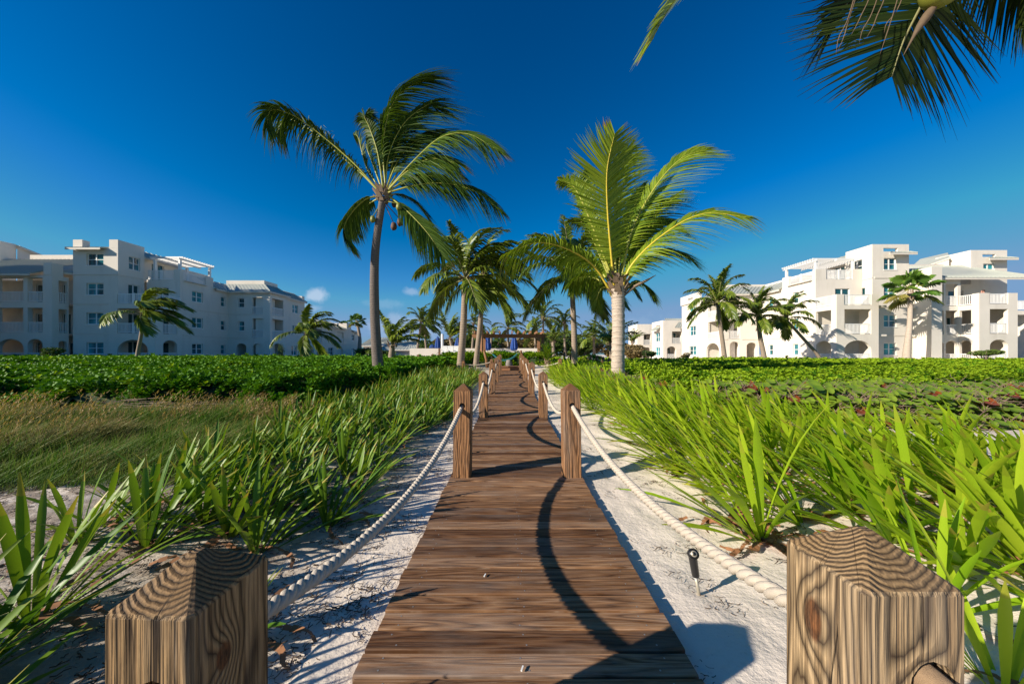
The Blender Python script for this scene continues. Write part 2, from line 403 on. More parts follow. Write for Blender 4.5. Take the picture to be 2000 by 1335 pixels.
M['trunkB'] = mat_trunk('pale_ringed_bark', (.44, .36, .29), (.60, .50, .41), .17, .14)
M['trunkC'] = mat_trunk('far_palm_bark', (.26, .20, .15), (.40, .32, .25), .12)
M['fan'] = mat_leaf('fan_palm_leaf', (.06, .16, .02), (.20, .33, .04), (.40, .32, .10), .4, .25, .4, 'tint', tipat=.93)
M['bush'] = mat_leaf('shrub_leaf', (.030, .075, .012), (.12, .17, .03), None, .5, .2, .3, 'both')
M['bushb'] = mat_leaf('dry_shrub_leaf', (.10, .09, .03), (.26, .18, .08), None, .5, .2, .3, 'both')
M['skin'] = flat('skin', (.55, .27, .19), .5, .1, 8)
M['hair'] = flat('brown_hair', (.05, .03, .02), .7, .2, 20)
M['shorts'] = flat('pale_clothing', (.6, .6, .62), .8, .1, 8)

# ------------------------------------------------------------------ ground
def deckz(y):
    if y < 5.5: return 0.0
    if y < 15.6: return .27*(y-5.5)/10.1
    return .27
def sstep(a, b, x):
    t = max(0, min(1, (x-a)/(b-a))); return t*t*(3-2*t)
def gh(x, y):
    h = deckz(y)*(1-.0*abs(x))
    d = abs(x-.055)
    far = sstep(18, 30, y)
    base = -.040 if x > 0 else -.03
    n = noise.fractal(Vector((x*.9, y*.9, 3)), 1, 2, 3)*.030
    n2 = noise.noise(Vector((x*5, y*7, 1)))*.008
    ripple = (noise.noise(Vector((x*3+y*1.2, y*16, 7)))*.004 + noise.noise(Vector((x*13+y*6, y*2.5-x*1.1, 3)))*.007) if y < 8 else 0
    if y < 5:
        n2 += -.012*max(0, noise.noise(Vector((x*4.2, y*2.8, 9))))
    bank = .05*sstep(1.0, 2.2, d)*(1-far)
    k = 1 if d > .75 else .35
    return h + base + (n+n2+ripple)*k*(1-far) + bank - .03*far
def axis(lo, hi, c0, c1, st, g=1.16):
    a = []; v = c0
    while v < c1: a.append(v); v += st
    a.append(c1); s_ = st; v = c1
    while v < hi: s_ *= g; v += s_; a.append(min(v, hi))
    s_ = st; v = c0; b = []
    while v > lo: s_ *= g; v -= s_; b.append(max(v, lo))
    return b[::-1]+a
xs = axis(-900, 900, -3.2, 4.2, .035); ys = axis(-60, 1500, .3, 7.5, .035)
vs = [(x, y, gh(x, y)) for y in ys for x in xs]; nx = len(xs)
me = bpy.data.meshes.new('sand')
me.from_pydata(vs, [], [(j*nx+i, j*nx+i+1, (j+1)*nx+i+1, (j+1)*nx+i) for j in range(len(ys)-1) for i in range(nx-1)])
me.polygons.foreach_set('use_smooth', [True]*len(me.polygons)); me.materials.append(M['sand'])
tag(link('sand', me), kind='structure')

# ------------------------------------------------------------------ boardwalk
DX0, DX1 = -.483, .592
bw = empty('boardwalk', (0, 0, 0))
tag(bw, 'long brown plank boardwalk running straight away between rope-linked posts', 'boardwalk')
rd = random.Random(3); mb = MB(); scr = MB(); y = -1.2; pw = .0905
while y < 15.55:
    z = deckz(y+pw/2); e0 = rd.uniform(-.008, .008); e1 = rd.uniform(-.008, .008); dz = rd.uniform(-.0028, .0028)
    col = (rd.random(), rd.random(), rd.random()); g = .0040
    x0, x1, y0, y1 = DX0+e0, DX1+e1, y+g, y+pw-g
    zt, zb, bv = z+dz, z-.034+dz, .0035
    prof = [(y0, zb), (y0, zt-bv), (y0+bv, zt), (y1-bv, zt), (y1, zt-bv), (y1, zb)]
    n_ = len(prof)
    mb.add([(x0, a, b) for a, b in prof]+[(x1, a, b) for a, b in prof],
           [(i, (i+1) % n_, n_+(i+1) % n_, n_+i) for i in range(n_)]+[tuple(range(n_))[::-1], tuple(range(n_, 2*n_))], 0, col)
    if y < 7:
        for sx in (-.40, .05, .50):
            for sy in (.022, .066):
                cx_, cy_ = sx+rd.uniform(-.02, .02), y+sy; q = .0032
                scr.add([(cx_+q*math.cos(a*1.047), cy_+q*math.sin(a*1.047), zt+.0006) for a in range(6)], [tuple(range(6))])
    y += pw
mb.build('deck_board', M['deck'], bw); scr.build('screws', M['screw'], bw)['kind'] = 'stuff'
jb = MB()
for x0 in (DX0+.03, .03, DX1-.07):
    jb = MB()
    ny = 24
    for i in range(ny):
        a = -1.2+i*16.7/ny; b = -1.2+(i+1)*16.7/ny
        jb.add([(x0, a, deckz(a)-.14), (x0+.04, a, deckz(a)-.14), (x0+.04, b, deckz(b)-.14), (x0, b, deckz(b)-.14),
                (x0, a, deckz(a)-.036), (x0+.04, a, deckz(a)-.036), (x0+.04, b, deckz(b)-.036), (x0, b, deckz(b)-.036)],
               [(0,3,2,1),(4,5,6,7),(0,1,5,4),(1,2,6,5),(2,3,7,6),(3,0,4,7)])
    jb.build('joist', M['joist'], bw)
# far step: an orange riser, then the path goes on
st = MB(); st.box(-.40, .50, 15.62, 16.4, .05, .42, 0, (.3, .1, .2))
for i in range(6): st.box(-.46, .56, 15.58+i*.14, 15.58+i*.14+.134, .423, .455, 0, (.2+.1*i, .2, .3))
tag(st.build('wooden_step', M['pergwood']), 'orange-brown wooden step at the far end of the boardwalk', 'step')

# posts
def make_post_mesh(mat, h, hole_z, w=.14, peak=.055, below=.25, seed=0, hr=.024, hx=0.0):
    bm = bmesh.new(); a = w/2; c = .006
    ring = lambda s_, z: [bm.verts.new((x*s_, y*s_, z)) for x, y in ((-a+c, -a), (a-c, -a), (a, -a+c), (a, a-c), (a-c, a), (-a+c, a), (-a, a-c), (-a, -a+c))]
    r0 = ring(1, -below); r1 = ring(1, h-.004); r2 = ring(.965, h+.002); r3 = ring(.10, h+peak)
    for A, B in ((r0, r1), (r1, r2), (r2, r3)):
        for i in range(8): bm.faces.new((A[i], A[(i+1) % 8], B[(i+1) % 8], B[i]))
    bm.faces.new(r3); bm.faces.new(r0[::-1])
    me = bpy.data.meshes.new('post'); bm.to_mesh(me); bm.free()
    o = bpy.data.objects.new('tmp', me); COL.objects.link(o)
    bm = bmesh.new(); bmesh.ops.create_cone(bm, cap_ends=True, segments=20, radius1=hr, radius2=hr, depth=w*2)
    bmesh.ops.rotate(bm, verts=bm.verts, cent=(0, 0, 0), matrix=Matrix.Rotation(R(90), 3, 'X'))
    rr = random.Random(seed)
    for v in bm.verts: v.co.x += hx; v.co.z += hole_z+rr.uniform(-.0015, .0015)
    mc = bpy.data.meshes.new('cut'); bm.to_mesh(mc); bm.free()
    oc = bpy.data.objects.new('tmpc', mc); COL.objects.link(oc)
    md = o.modifiers.new('b', 'BOOLEAN'); md.operation = 'DIFFERENCE'; md.object = oc; md.solver = 'EXACT'
    dg = bpy.context.evaluated_depsgraph_get(); out = bpy.data.meshes.new_from_object(o.evaluated_get(dg))
    out.materials.clear(); out.materials.append(mat)
    for p in out.polygons: p.material_index = 0
    bpy.data.objects.remove(o); bpy.data.objects.remove(oc)
    out.name = 'rope_post'; return out
posts = {}
PY = [.583, 2.83, 5.48, 8.13, 10.78, 13.2, 15.3]
PXL = [-.546, -.384, -.407, -.40, -.40, -.40, -.40]
PXR = [.559, .518, .55, .535, .53, .53, .53]
std = make_post_mesh(M['post'], .705, .585)
mL = make_post_mesh(M['postL'], .605, .484, seed=1, hr=.026, hx=.012); mR = make_post_mesh(M['postR'], .672, .548, seed=2, hr=.031, hx=.022)
dist_ = ['nearest', 'second', 'third', 'fourth', 'fifth', 'sixth', 'seventh']
for i in range(7):
    for side in (0, 1):
        me_ = (mL, mR)[side] if i == 0 else std
        o = link('rope_post', me_)
        o.location = ((PXL, PXR)[side][i], PY[i], deckz(PY[i]) if i else 0)
        if i == 0 and side: o.location.y = .537
        if i == 0 and not side: o.scale.y = 1.16; o.location.y = .594; o.location.x = -.543; o.rotation_euler.z = R(-2.5)
        if i: o.rotation_euler = (R(rd.uniform(-.8, .8)), R(rd.uniform(-1, 1)), R(rd.uniform(-2.5, 2.5))); 
        if i == 2: o.scale.z = .96
        lab = (('nearest left rope post, big weathered square post with ringed pyramid top and dark shaded side',
                'nearest right rope post, big weathered square post with oval knot and rope hole')[side] if i == 0 else
               '%s rope post on the %s side of the boardwalk' % (dist_[i], ('left', 'right')[side]))
        tag(o, lab, 'post', 'wooden posts along the boardwalk')
        posts[(side, i)] = o
HZ = [.484, .585, .585*.96, .585, .585, .585, .585]; HZR = [.53]+HZ[1:]

def rope(a, b, sag, name='rope', rr=.0185, pitch=.10, n3=True, lateral=0.0, stub=0):
    a = Vector(a); b = Vector(b); L = (b-a).length
    n = max(12, int(L/pitch*(10 if n3 else 2))); ctr = []
    for i in range(n+1):
        t = i/n; p = a.lerp(b, t); p.z -= 4*sag*t*(1-t); p.x += 4*lateral*t*(1-t); ctr.append(p)
    mb = MB()
    if not n3: mb.tube(ctr, rr, 6); return mb
    s_ = 0; ln_ = [0]
    for i in range(n): s_ += (ctr[i+1]-ctr[i]).length; ln_.append(s_)
    for k in range(3):
        pts = []
        for i, p in enumerate(ctr):
            t = (ctr[min(i+1, n)]-ctr[max(i-1, 0)]).normalized(); u = t.cross(Vector((0, 0, 1))).normalized(); w = u.cross(t)
            an = 2*math.pi*(ln_[i]/pitch + k/3)
            pts.append(p+(u*math.cos(an)+w*math.sin(an))*rr*.46)
        mb.tube(pts, rr*.56, 8)
    return mb
for side in (0, 1):
    PX, hz = (PXL, HZ) if side == 0 else (PXR, HZR)
    for i in range(6):
        a = (PX[i], PY[i], hz[i]+(deckz(PY[i]) if i else 0)); b = (PX[i+1], PY[i+1], hz[i+1]+deckz(PY[i+1]))
        sg = [.205, .24, .23, .22, .18, .16][i] if side == 0 else [.155, .24, .24, .22, .18, .16][i]
        mb = rope(a, b, sg, rr=.019, pitch=.092 if i < 3 else .16, n3=i < 4, lateral=(-.015 if side == 0 else .02))
        o = mb.build('rope', M['rope'], smooth=True)
        tag(o, 'white twisted rope sagging between the %s and %s posts on the %s' % (dist_[i], dist_[i+1], ('left', 'right')[side]), 'rope', 'ropes strung between the posts')
# rope end knotted through the nearest right post, seen end-on
mb = MB(); mb.tube(catmull([(.575, .53, .556), (.580, .46, .547), (.590, .432, .525), (.600, .415, .485)], 14), [.021]*15, 12, 0)
k_ = mb.build('rope', flat('frayed_rope_end', (.36, .24, .14), .9, .35, 90, .6), smooth=True); tag(k_, 'pale rope end poking out of the hole in the nearest right post', 'rope', 'ropes strung between the posts')

for (px, py, lab) in ((947, 1125, 'tiny pale wood chip lying on the boardwalk, the farther one'), (1020, 1308, 'tiny pale wood chip lying on the boardwalk, the nearer one')):
    Y = F/(py-HY); x = xat(px, Y); mb = MB(); mb.bar((x-.003, Y-.008, .005), (x+.003, Y+.008, .006), .005, .004)
    tag(mb.build('wood_chip', M['lens']), lab, 'wood chip')
# path light
pl = empty('path_light', (.845, 1.5, gh(.845, 1.5)))
tag(pl, 'small black path light on a thin stake in the white sand beside the boardwalk', 'path light')
g0 = Vector((.845, 1.5, gh(.845, 1.5)-.06)); g1 = at(1359, 1124, 1.49); g2 = at(1352, 1080, 1.475)
mb = MB(); mb.tube([g0, g1], [.0065, .0075], 10); mb.build('stake', M['steel'], pl, True)
d_ = (g2-g1).normalized(); mb = MB()
mb.tube([g1-d_*.004, g1, g1+d_*.012, g2-d_*.012, g2, g2+d_*.002], [.009, .0145, .0155, .0175, .021, .019], 18)
mb.build('lamp_head', M['black'], pl, True)
n_ = (Vector((-.15, -.85, .55))).normalized(); c_ = g2 - d_*.004
mb = MB(); mb.tube([c_, c_+n_*.0235], [.021, .021], 18); mb.build('lamp_cap', M['black'], pl, True)
mb = MB(); mb.tube([c_+n_*.0236, c_+n_*.026], [.013, .012], 16, 0); mb.tube([c_+n_*.0262, c_+n_*.027], [.0075, .0075], 14, 1); mb.build('lens', [M['steel'], M['black']], pl, True)
mb = MB(); mb.tube([g1-d_*.010, g1-d_*.003], [.0095, .0095], 14); mb.build('collar', M['lens'], pl, True)

# ------------------------------------------------------------------ geometry-nodes scatter for stuff
def scatter(name, base, base_mats, pts, protos):
    """pts: (pos, euler, scale, variant); protos: meshes"""
    vs = [tuple(v) for v in base.v]; nb = len(vs); fs = list(base.f)
    vs += [tuple(p[0]) for p in pts]
    me = bpy.data.meshes.new(name); me.from_pydata(vs, [], fs)
    for mt in base_mats: me.materials.append(mt)
    if fs: me.polygons.foreach_set('material_index', base.m); me.polygons.foreach_set('use_smooth', [True]*len(fs))
    ra = me.attributes.new('rot', 'FLOAT_VECTOR', 'POINT'); sa = me.attributes.new('scl', 'FLOAT', 'POINT'); va = me.attributes.new('var', 'INT', 'POINT')
    rb = [0.0]*(3*nb); sb = [1.0]*nb; vb = [-1]*nb
    for p in pts: rb.extend(p[1]); sb.append(p[2]); vb.append(p[3])
    ra.data.foreach_set('vector', rb); sa.data.foreach_set('value', sb); va.data.foreach_set('value', vb)
    o = link(name, me)
    ng = bpy.data.node_groups.new(name+'_nodes', 'GeometryNodeTree')
    ng.interface.new_socket('Geometry', in_out='INPUT', socket_type='NodeSocketGeometry')
    ng.interface.new_socket('Geometry', in_out='OUTPUT', socket_type='NodeSocketGeometry')
    gi = ng.nodes.new('NodeGroupInput'); go = ng.nodes.new('NodeGroupOutput'); jn = ng.nodes.new('GeometryNodeJoinGeometry')
    def na(nm, dt):
        n = ng.nodes.new('GeometryNodeInputNamedAttribute'); n.data_type = dt; n.inputs['Name'].default_value = nm
        return [s_ for s_ in n.outputs if s_.enabled and s_.name == 'Attribute'][0]
    e2r = ng.nodes.new('FunctionNodeEulerToRotation'); ng.links.new(na('rot', 'FLOAT_VECTOR'), e2r.inputs[0])
    sc = na('scl', 'FLOAT'); vr = na('var', 'INT')
    ng.links.new(gi.outputs[0], jn.inputs[0])
    for k, pm in enumerate(protos):
        po = bpy.data.objects.new(name+'_source', pm)
        oi = ng.nodes.new('GeometryNodeObjectInfo'); oi.inputs['Object'].default_value = po; oi.inputs['As Instance'].default_value = True
        cp = ng.nodes.new('FunctionNodeCompare'); cp.data_type = 'INT'; cp.operation = 'EQUAL'
        ins = [s_ for s_ in cp.inputs if s_.enabled and s_.type == 'INT']; ng.links.new(vr, ins[0]); ins[1].default_value = k
        ip = ng.nodes.new('GeometryNodeInstanceOnPoints')
        ng.links.new(gi.outputs[0], ip.inputs['Points']); ng.links.new(cp.outputs[0], ip.inputs['Selection'])
        ng.links.new(oi.outputs['Geometry'], ip.inputs['Instance']); ng.links.new(e2r.outputs[0], ip.inputs['Rotation']); ng.links.new(sc, ip.inputs['Scale'])
        ng.links.new(ip.outputs[0], jn.inputs[0])
    ng.links.new(jn.outputs[0], go.inputs[0])
    md = o.modifiers.new('scatter', 'NODES'); md.node_group = ng
    return o

def rosette(mat, nleaf=13, L=.095, w=.040, seed=0, mats=None, stem=.0):
    rr = random.Random(seed); mb = MB()
    for i in range(nleaf):
        a = i*2.399+rr.uniform(-.3, .3); el = R(rr.uniform(5, 40)+ (35 if i > nleaf*.6 else 0)); l = L*rr.uniform(.75, 1.15)
        d = Vector((math.cos(a)*math.cos(el), math.sin(a)*math.cos(el), math.sin(el))); s_ = Vector((-math.sin(a), math.cos(a), 0))
        up = s_.cross(d)*-1; c = (rr.random(), 0, 0)
        z0 = Vector((0, 0, .02*(i/nleaf)))
        p0 = z0+d*.012; p1 = z0+d*l*.45+up*-.0; p2 = z0+d*l*.85-Vector((0, 0, .10*l)); p3 = z0+d*l-Vector((0, 0, .20*l))
        cup = Vector((0, 0, .006))
        mb.add([p0-s_*w*.10, p0+s_*w*.10, p1+s_*w*.36+cup, p2+s_*w*.5+cup, p3, p2-s_*w*.5+cup, p1-s_*w*.36+cup, p1, p2],
               [(0, 1, 2, 7), (0, 7, 6), (7, 2, 3, 8), (6, 7, 8, 5), (8, 3, 4), (5, 8, 4)], 0, c)
    return mb.mesh('leaf_rosette', mats or mat)

rh = random.Random(11)
def hedge_region(name, inside, height, X, Y, protos, weights, label, dens=.0115, smin=.085, seed=1, wmax=8.0, base_sz=.10):
    rr = random.Random(seed)
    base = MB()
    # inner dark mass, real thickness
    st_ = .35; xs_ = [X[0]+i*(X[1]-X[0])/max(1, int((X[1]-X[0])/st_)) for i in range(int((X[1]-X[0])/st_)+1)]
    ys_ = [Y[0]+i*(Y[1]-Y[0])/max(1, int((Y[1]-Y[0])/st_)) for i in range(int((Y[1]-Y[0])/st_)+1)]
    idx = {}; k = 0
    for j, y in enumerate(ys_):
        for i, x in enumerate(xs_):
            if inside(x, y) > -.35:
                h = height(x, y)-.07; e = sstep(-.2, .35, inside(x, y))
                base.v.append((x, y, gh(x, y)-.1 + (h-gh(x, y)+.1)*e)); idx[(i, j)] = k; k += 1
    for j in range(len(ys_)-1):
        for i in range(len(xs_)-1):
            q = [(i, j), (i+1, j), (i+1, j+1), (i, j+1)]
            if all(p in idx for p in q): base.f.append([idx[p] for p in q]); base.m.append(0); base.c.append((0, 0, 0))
    pts = []
    y = Y[0]
    while y < Y[1]:
        s_ = max(smin, dens*max(y, 3)); x = max(X[0], -1.62*y-1.5); xe = min(X[1], 1.62*y+1.5)
        while x < xe:
            px_, py_ = x+rr.uniform(-.5, .5)*s_, y+rr.uniform(-.5, .5)*s_
            ins = inside(px_, py_)
            if ins > 0:
                e = sstep(0, .32, ins); g0_ = gh(px_, py_); ht = height(px_, py_)
                layers = 3 if ins < .4 else 1
                for L_ in range(layers):
                    z = g0_+(ht-g0_)*e*(1 if L_ == 0 else rr.uniform(.15, .95))+rr.uniform(-.05, .03)+(rr.uniform(.04, .16) if rr.random() < .06 and ins > .4 else 0)
                    sc = s_/base_sz*rr.uniform(.85, 1.35)*.95
                    tilt = .35+ (.5 if ins < .4 else 0)
                    pts.append(((px_, py_, z), (rr.uniform(-tilt, tilt)+ (.5 if ins < .35 else .15), rr.uniform(-tilt, tilt), rr.uniform(0, 6.28)), min(sc, wmax), rr.choices(range(len(protos)), weights)[0]))
            x += s_
        y += s_*.9
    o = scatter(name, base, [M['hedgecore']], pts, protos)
    tag(o, label, 'hedge', kind='stuff'); return len(pts)

ros = [rosette(M['hedge'], 13, .10, .045, 1), rosette(M['hedge'], 11, .115, .05, 2), rosette(M['hedge2'], 12, .10, .045, 3)]
ros2 = [rosette(M['hedge2'], 13, .10, .045, 4), rosette(M['hedge2'], 11, .11, .05, 5), rosette(M['hedge'], 12, .10, .045, 6)]
def nz2(x, y, s_=1.0, sd=0): return noise.noise(Vector((x*s_, y*s_, sd)))
def insL(x, y):
    fr = 5.5+.35*nz2(x, 0, .5)+ .25*nz2(x, 0, 1.7) + (.6*math.exp(-((x+5.0)/.8)**2))
    e = -3.0+.12*nz2(0, y, .6)+ (.5*sstep(9, 7, y)*-1) + .35*sstep(14, 20, y)
    return min(y-fr, e-x, 31-y, x+60)
def hL(x, y):
    return .44+.14*sstep(5.5, 14, y)-.05*sstep(20, 30, y)+.08*sstep(-3, -8, x)*0 + (.17*nz2(x, y, .55, 2)+.12*nz2(x, y, 1.25, 5)-.26*sstep(.02, .38, nz2(x, y*.8, 1.15, 9)))*(1-.45*sstep(12, 26, y))
hedge_region('clipped_hedge', insL, hL, (-60, -2.3), (4.6, 31), ros, (5, 4, 1), smin=.11, label='wide dark green hedge of glossy leaves spread before the left building')
def insR(x, y):
    fr = 6.0+.3*nz2(x, 0, .6, 8)
    e = 3.6+.2*nz2(0, y, .6, 4)-1.35*sstep(8, 14, y) + (1.0*sstep(7.5, 6, y))
    return min(y-fr, x-e, 31.2-y, 60-x)
def hR(x, y):
    return .36+.04*sstep(6, 12, y)-.10*sstep(14, 28, y)+(.13*nz2(x, y, .6, 12)+.09*nz2(x, y, 1.4, 15)-.18*sstep(.1, .4, nz2(x, y*.8, 1.1, 19)))*(1-.5*sstep(12, 24, y))+ .14*math.exp(-((x-19.5)/3.5)**2)*sstep(25, 28, y)
hedge_region('clipped_hedge', insR, hR, (2.0, 60), (5.6, 31.2), ros2, (5, 4, 2), smin=.10, label='wide bright green hedge in front of the right cream building')
def insM(x, y): return min(y-23.5-.4*nz2(x, 0, .7), 28.5-y, x+5.0, 3.2-x)
hedge_region('clipped_hedge', insM, lambda x, y: .85+.12*nz2(x, y, .8, 30), (-5.2, 3.4), (23, 28.6), ros2, (4, 3, 3), 'low dark hedge below the pergola behind the hammock', seed=5)

# sea grape: big round leaves, some red, on bare twigs
def grape_proto(mt, seed):
    rr = random.Random(seed); mb = MB()
    for i in range(6):
        a = rr.uniform(0, 6.28); el = R(rr.uniform(0, 70)); r_ = rr.uniform(.045, .075)
        c = Vector((math.cos(a)*.09, math.sin(a)*.09, rr.uniform(0, .12)))
        n_ = Vector((math.cos(a)*math.sin(el), math.sin(a)*math.sin(el)-.25, math.cos(el))).normalized(); u = n_.orthogonal().normalized(); w = n_.cross(u); col = (rr.random(), 0, 0)
        vs_ = [c-n_*.012]+[c+(u*math.cos(k*.698)+w*math.sin(k*.698))*r_*(1+.08*math.sin(k*2)) for k in range(9)]
        mb.add(vs_, [(0, k+1, (k+1) % 9+1) for k in range(9)], 0, col)
    return mb.mesh('round_leaves', mt)
def twig_proto(seed):
    rr = random.Random(seed); mb = MB()
    for i in range(5):
        a = rr.uniform(0, 6.28); p = Vector((0, 0, -.05)); pts_ = [p]
        d = Vector((math.cos(a)*.6, math.sin(a)*.6, .7))
        for k in range(5):
            p = p+d*.07; pts_.append(p); d = (d+Vector((rr.uniform(-.6, .6), rr.uniform(-.6, .6), rr.uniform(-.5, .35)))).normalized()
        mb.tube(pts_, [.006, .005, .005, .004, .003, .002], 4, cap=False)
    return mb.mesh('twigs', M['twig'])
def strip(name, inside, X, Y, h, n, protos, wts, label, cat, seed, sc=(.55, 1.05), zlo=0.0):
    rr = random.Random(seed); pts = []
    while len(pts) < n:
        x, y = rr.uniform(*X), rr.uniform(*Y); i_ = inside(x, y)
        if i_ <= 0: continue
        g0_ = gh(x, y); v_ = rr.choices(range(len(protos)), wts)[0]
        z = g0_+rr.uniform(zlo, 1)*h(x, y)*sstep(0, .25, i_)
        pts.append(((x, y, z), (rr.uniform(-.5, .5), rr.uniform(-.5, .5), rr.uniform(0, 6.28)), rr.uniform(*sc), v_))
    o = scatter(name, MB(), [], pts, protos); tag(o, label, cat, kind='stuff')
def insG(x, y):
    fr = 4.55+.25*nz2(x, 0, .9, 20)+.5*sstep(5.5, 3.5, x)+ .35*sstep(9, 12, x)
    return min(y-fr, x-3.3-.45*max(0, 6-y), 6.5-y, 13-x)
gp = [grape_proto(M['grape'], 1), grape_proto(M['grape'], 2), grape_proto(M['grapered'], 3), twig_proto(4), twig_proto(5)]
strip('sea_grape_thicket', insG, (3.2, 13), (4.4, 6.6), lambda x, y: .42+.08*nz2(x, y, 1, 3), 3900, gp, (6, 6, .9, 4, 4), 'tangled sea grape with round green and red leaves between the lilies and the right hedge', 'shrub thicket', 9, zlo=0.05)
def insG2(x, y): return min(y-6.2, x-2.3-.2*nz2(0, y, .8, 3)+ .0, 12-y, 3.3-x)
strip('sea_grape_thicket', insG2, (2.2, 3.4), (6.2, 12), lambda x, y: .36, 420, gp, (3, 3, .6, 3, 3), 'low tangled shrub with round leaves behind the ringed palm trunk', 'shrub thicket', 10)

# dune grass on the left
def grass_proto(mat, n, h, lean, w, seed, seedhead=False, spread=.07):
    rr = random.Random(seed); mb = MB()
    for i in range(n):
        b = Vector((rr.uniform(-spread, spread), rr.uniform(-spread, spread), 0)); a = rr.uniform(0, 6.28); hh = h*rr.uniform(.55, 1.15)
        d = Vector((lean+math.cos(a)*.35, math.sin(a)*.35, 1)).normalized(); s_ = Vector((-math.sin(a), math.cos(a), 0))*w/2
        bend = Vector((lean*.8+math.cos(a)*.5, math.sin(a)*.4, -.25))
        ps = [b+d*hh*t+bend*hh*.45*t*t for t in (0, .35, .7, 1)]; col = rr.random()
        for k in range(3):
            w0 = 1-.25*k; w1 = 1-.25*(k+1) if k < 2 else .08
            mb.add([ps[k]-s_*w0, ps[k]+s_*w0, ps[k+1]+s_*w1, ps[k+1]-s_*w1], [(0, 1, 2, 3)], 0, (col, (k+.5)/3, 0.01))
        if seedhead:
            e = ps[3]; dd = (ps[3]-ps[2]).normalized()
            for q in range(7):
                aa = q*1.3; o_ = Vector((math.cos(aa), math.sin(aa), .6)).normalized()*.03
                p_ = e-dd*.06+dd*.017*q
                mb.add([p_, p_+o_*.5+dd*.012, p_+o_+dd*.02, p_+o_*.5-dd*.004], [(0, 1, 2, 3)], 1, (rr.random(), 0, 0.01))
    return mb.mesh('grass_tuft', [mat, M['seed']])
gpz = [grass_proto(M['grass'], 20, .36, .6, .0095, 1, spread=.07), grass_proto(M['grass'], 15, .30, .7, .010, 2, spread=.07), grass_proto(M['grass'], 10, .42, .6, .007, 3, True, spread=.06), grass_proto(M['grass'], 16, .33, .5, .009, 4, spread=.07)]
def insGr(x, y):
    fr = 2.4+.15*nz2(x, 0, 1.1, 40)+ .5*sstep(-3.0, -1.9, x)
    return min(y-fr, 6.0-y, -2.0-.22*(y-2.5)-x, x+13)
rr = random.Random(4); pts = []
y = 2.2
while y < 6.0:
    s_ = max(.055, .0165*y); x = -1.55*y-1.5
    while x < -1.8:
        px_, py_ = x+rr.uniform(-.5, .5)*s_, y+rr.uniform(-.5, .5)*s_; i_ = insGr(px_, py_)
        if i_ > 0:
            tan = sstep(3.3, 5.4, y)*(.6+.8*(nz2(px_, py_, 1.1, 50)))
            v_ = 2 if rr.random() < tan*.30 else rr.choice((0, 1, 0, 3))
            pts.append(((px_, py_, gh(px_, py_)-.02), (0, 0, rr.uniform(-1.3, 1.3)), rr.uniform(.5, 1.3)*.80*(.55+.45*sstep(0, .6, i_))*(1+.6*nz2(px_, py_, 1.6, 71))*(1.15 if v_ == 2 else 1), v_))
        x += s_
    y += s_
tag(scatter('dune_grass', MB(), [], pts, gpz), 'wind-blown green and tan dune grass left of the lilies', 'grass', kind='stuff')

# litter on the sand
def litter_proto(seed, mat, n=7, r=.05):
    rr = random.Random(seed); mb = MB()
    for i in range(n):
        p = Vector((rr.uniform(-r, r), rr.uniform(-r, r), .004)); a = rr.uniform(0, 6.28); l = rr.uniform(.008, .035); w = rr.uniform(.0012, .003)
        ps = [p]
        for k in range(3): a += rr.uniform(-.8, .8); p = p+Vector((math.cos(a)*l*.4, math.sin(a)*l*.4, rr.uniform(-.002, .004))); ps.append(p)
        mb.tube(ps, w*.6, 4)
    return mb.mesh('litter_bits', mat)
lp = [litter_proto(1, M['litter'], 9, .06), litter_proto(2, M['litter'], 6, .05), litter_proto(3, M['twig'], 5, .06)]
pts = []; rr = random.Random(6)
for k in range(9000):
    left = rr.random() < .68
    x = -rr.uniform(.52, 4.5)*1.0 if left else rr.uniform(.62, 4.5); y = .5+7*rr.random()**1.7
    d = nz2(x, y, 1.6, 60)*.9+nz2(x, y, 5, 61)*.5
    if left and d < -.05-.35*sstep(-.9, -2, x): continue
    if not left and (rr.random() > .45 or d < -.05): continue
    pts.append(((x, y, gh(x, y)+.002), (0, 0, rr.uniform(0, 6.28)), rr.uniform(.5, 1.3), rr.choice((0, 1, 2))))
tag(scatter('plant_litter', MB(), [], pts, lp), 'dark bits of dry plant litter scattered on the sand', 'litter', kind='stuff')

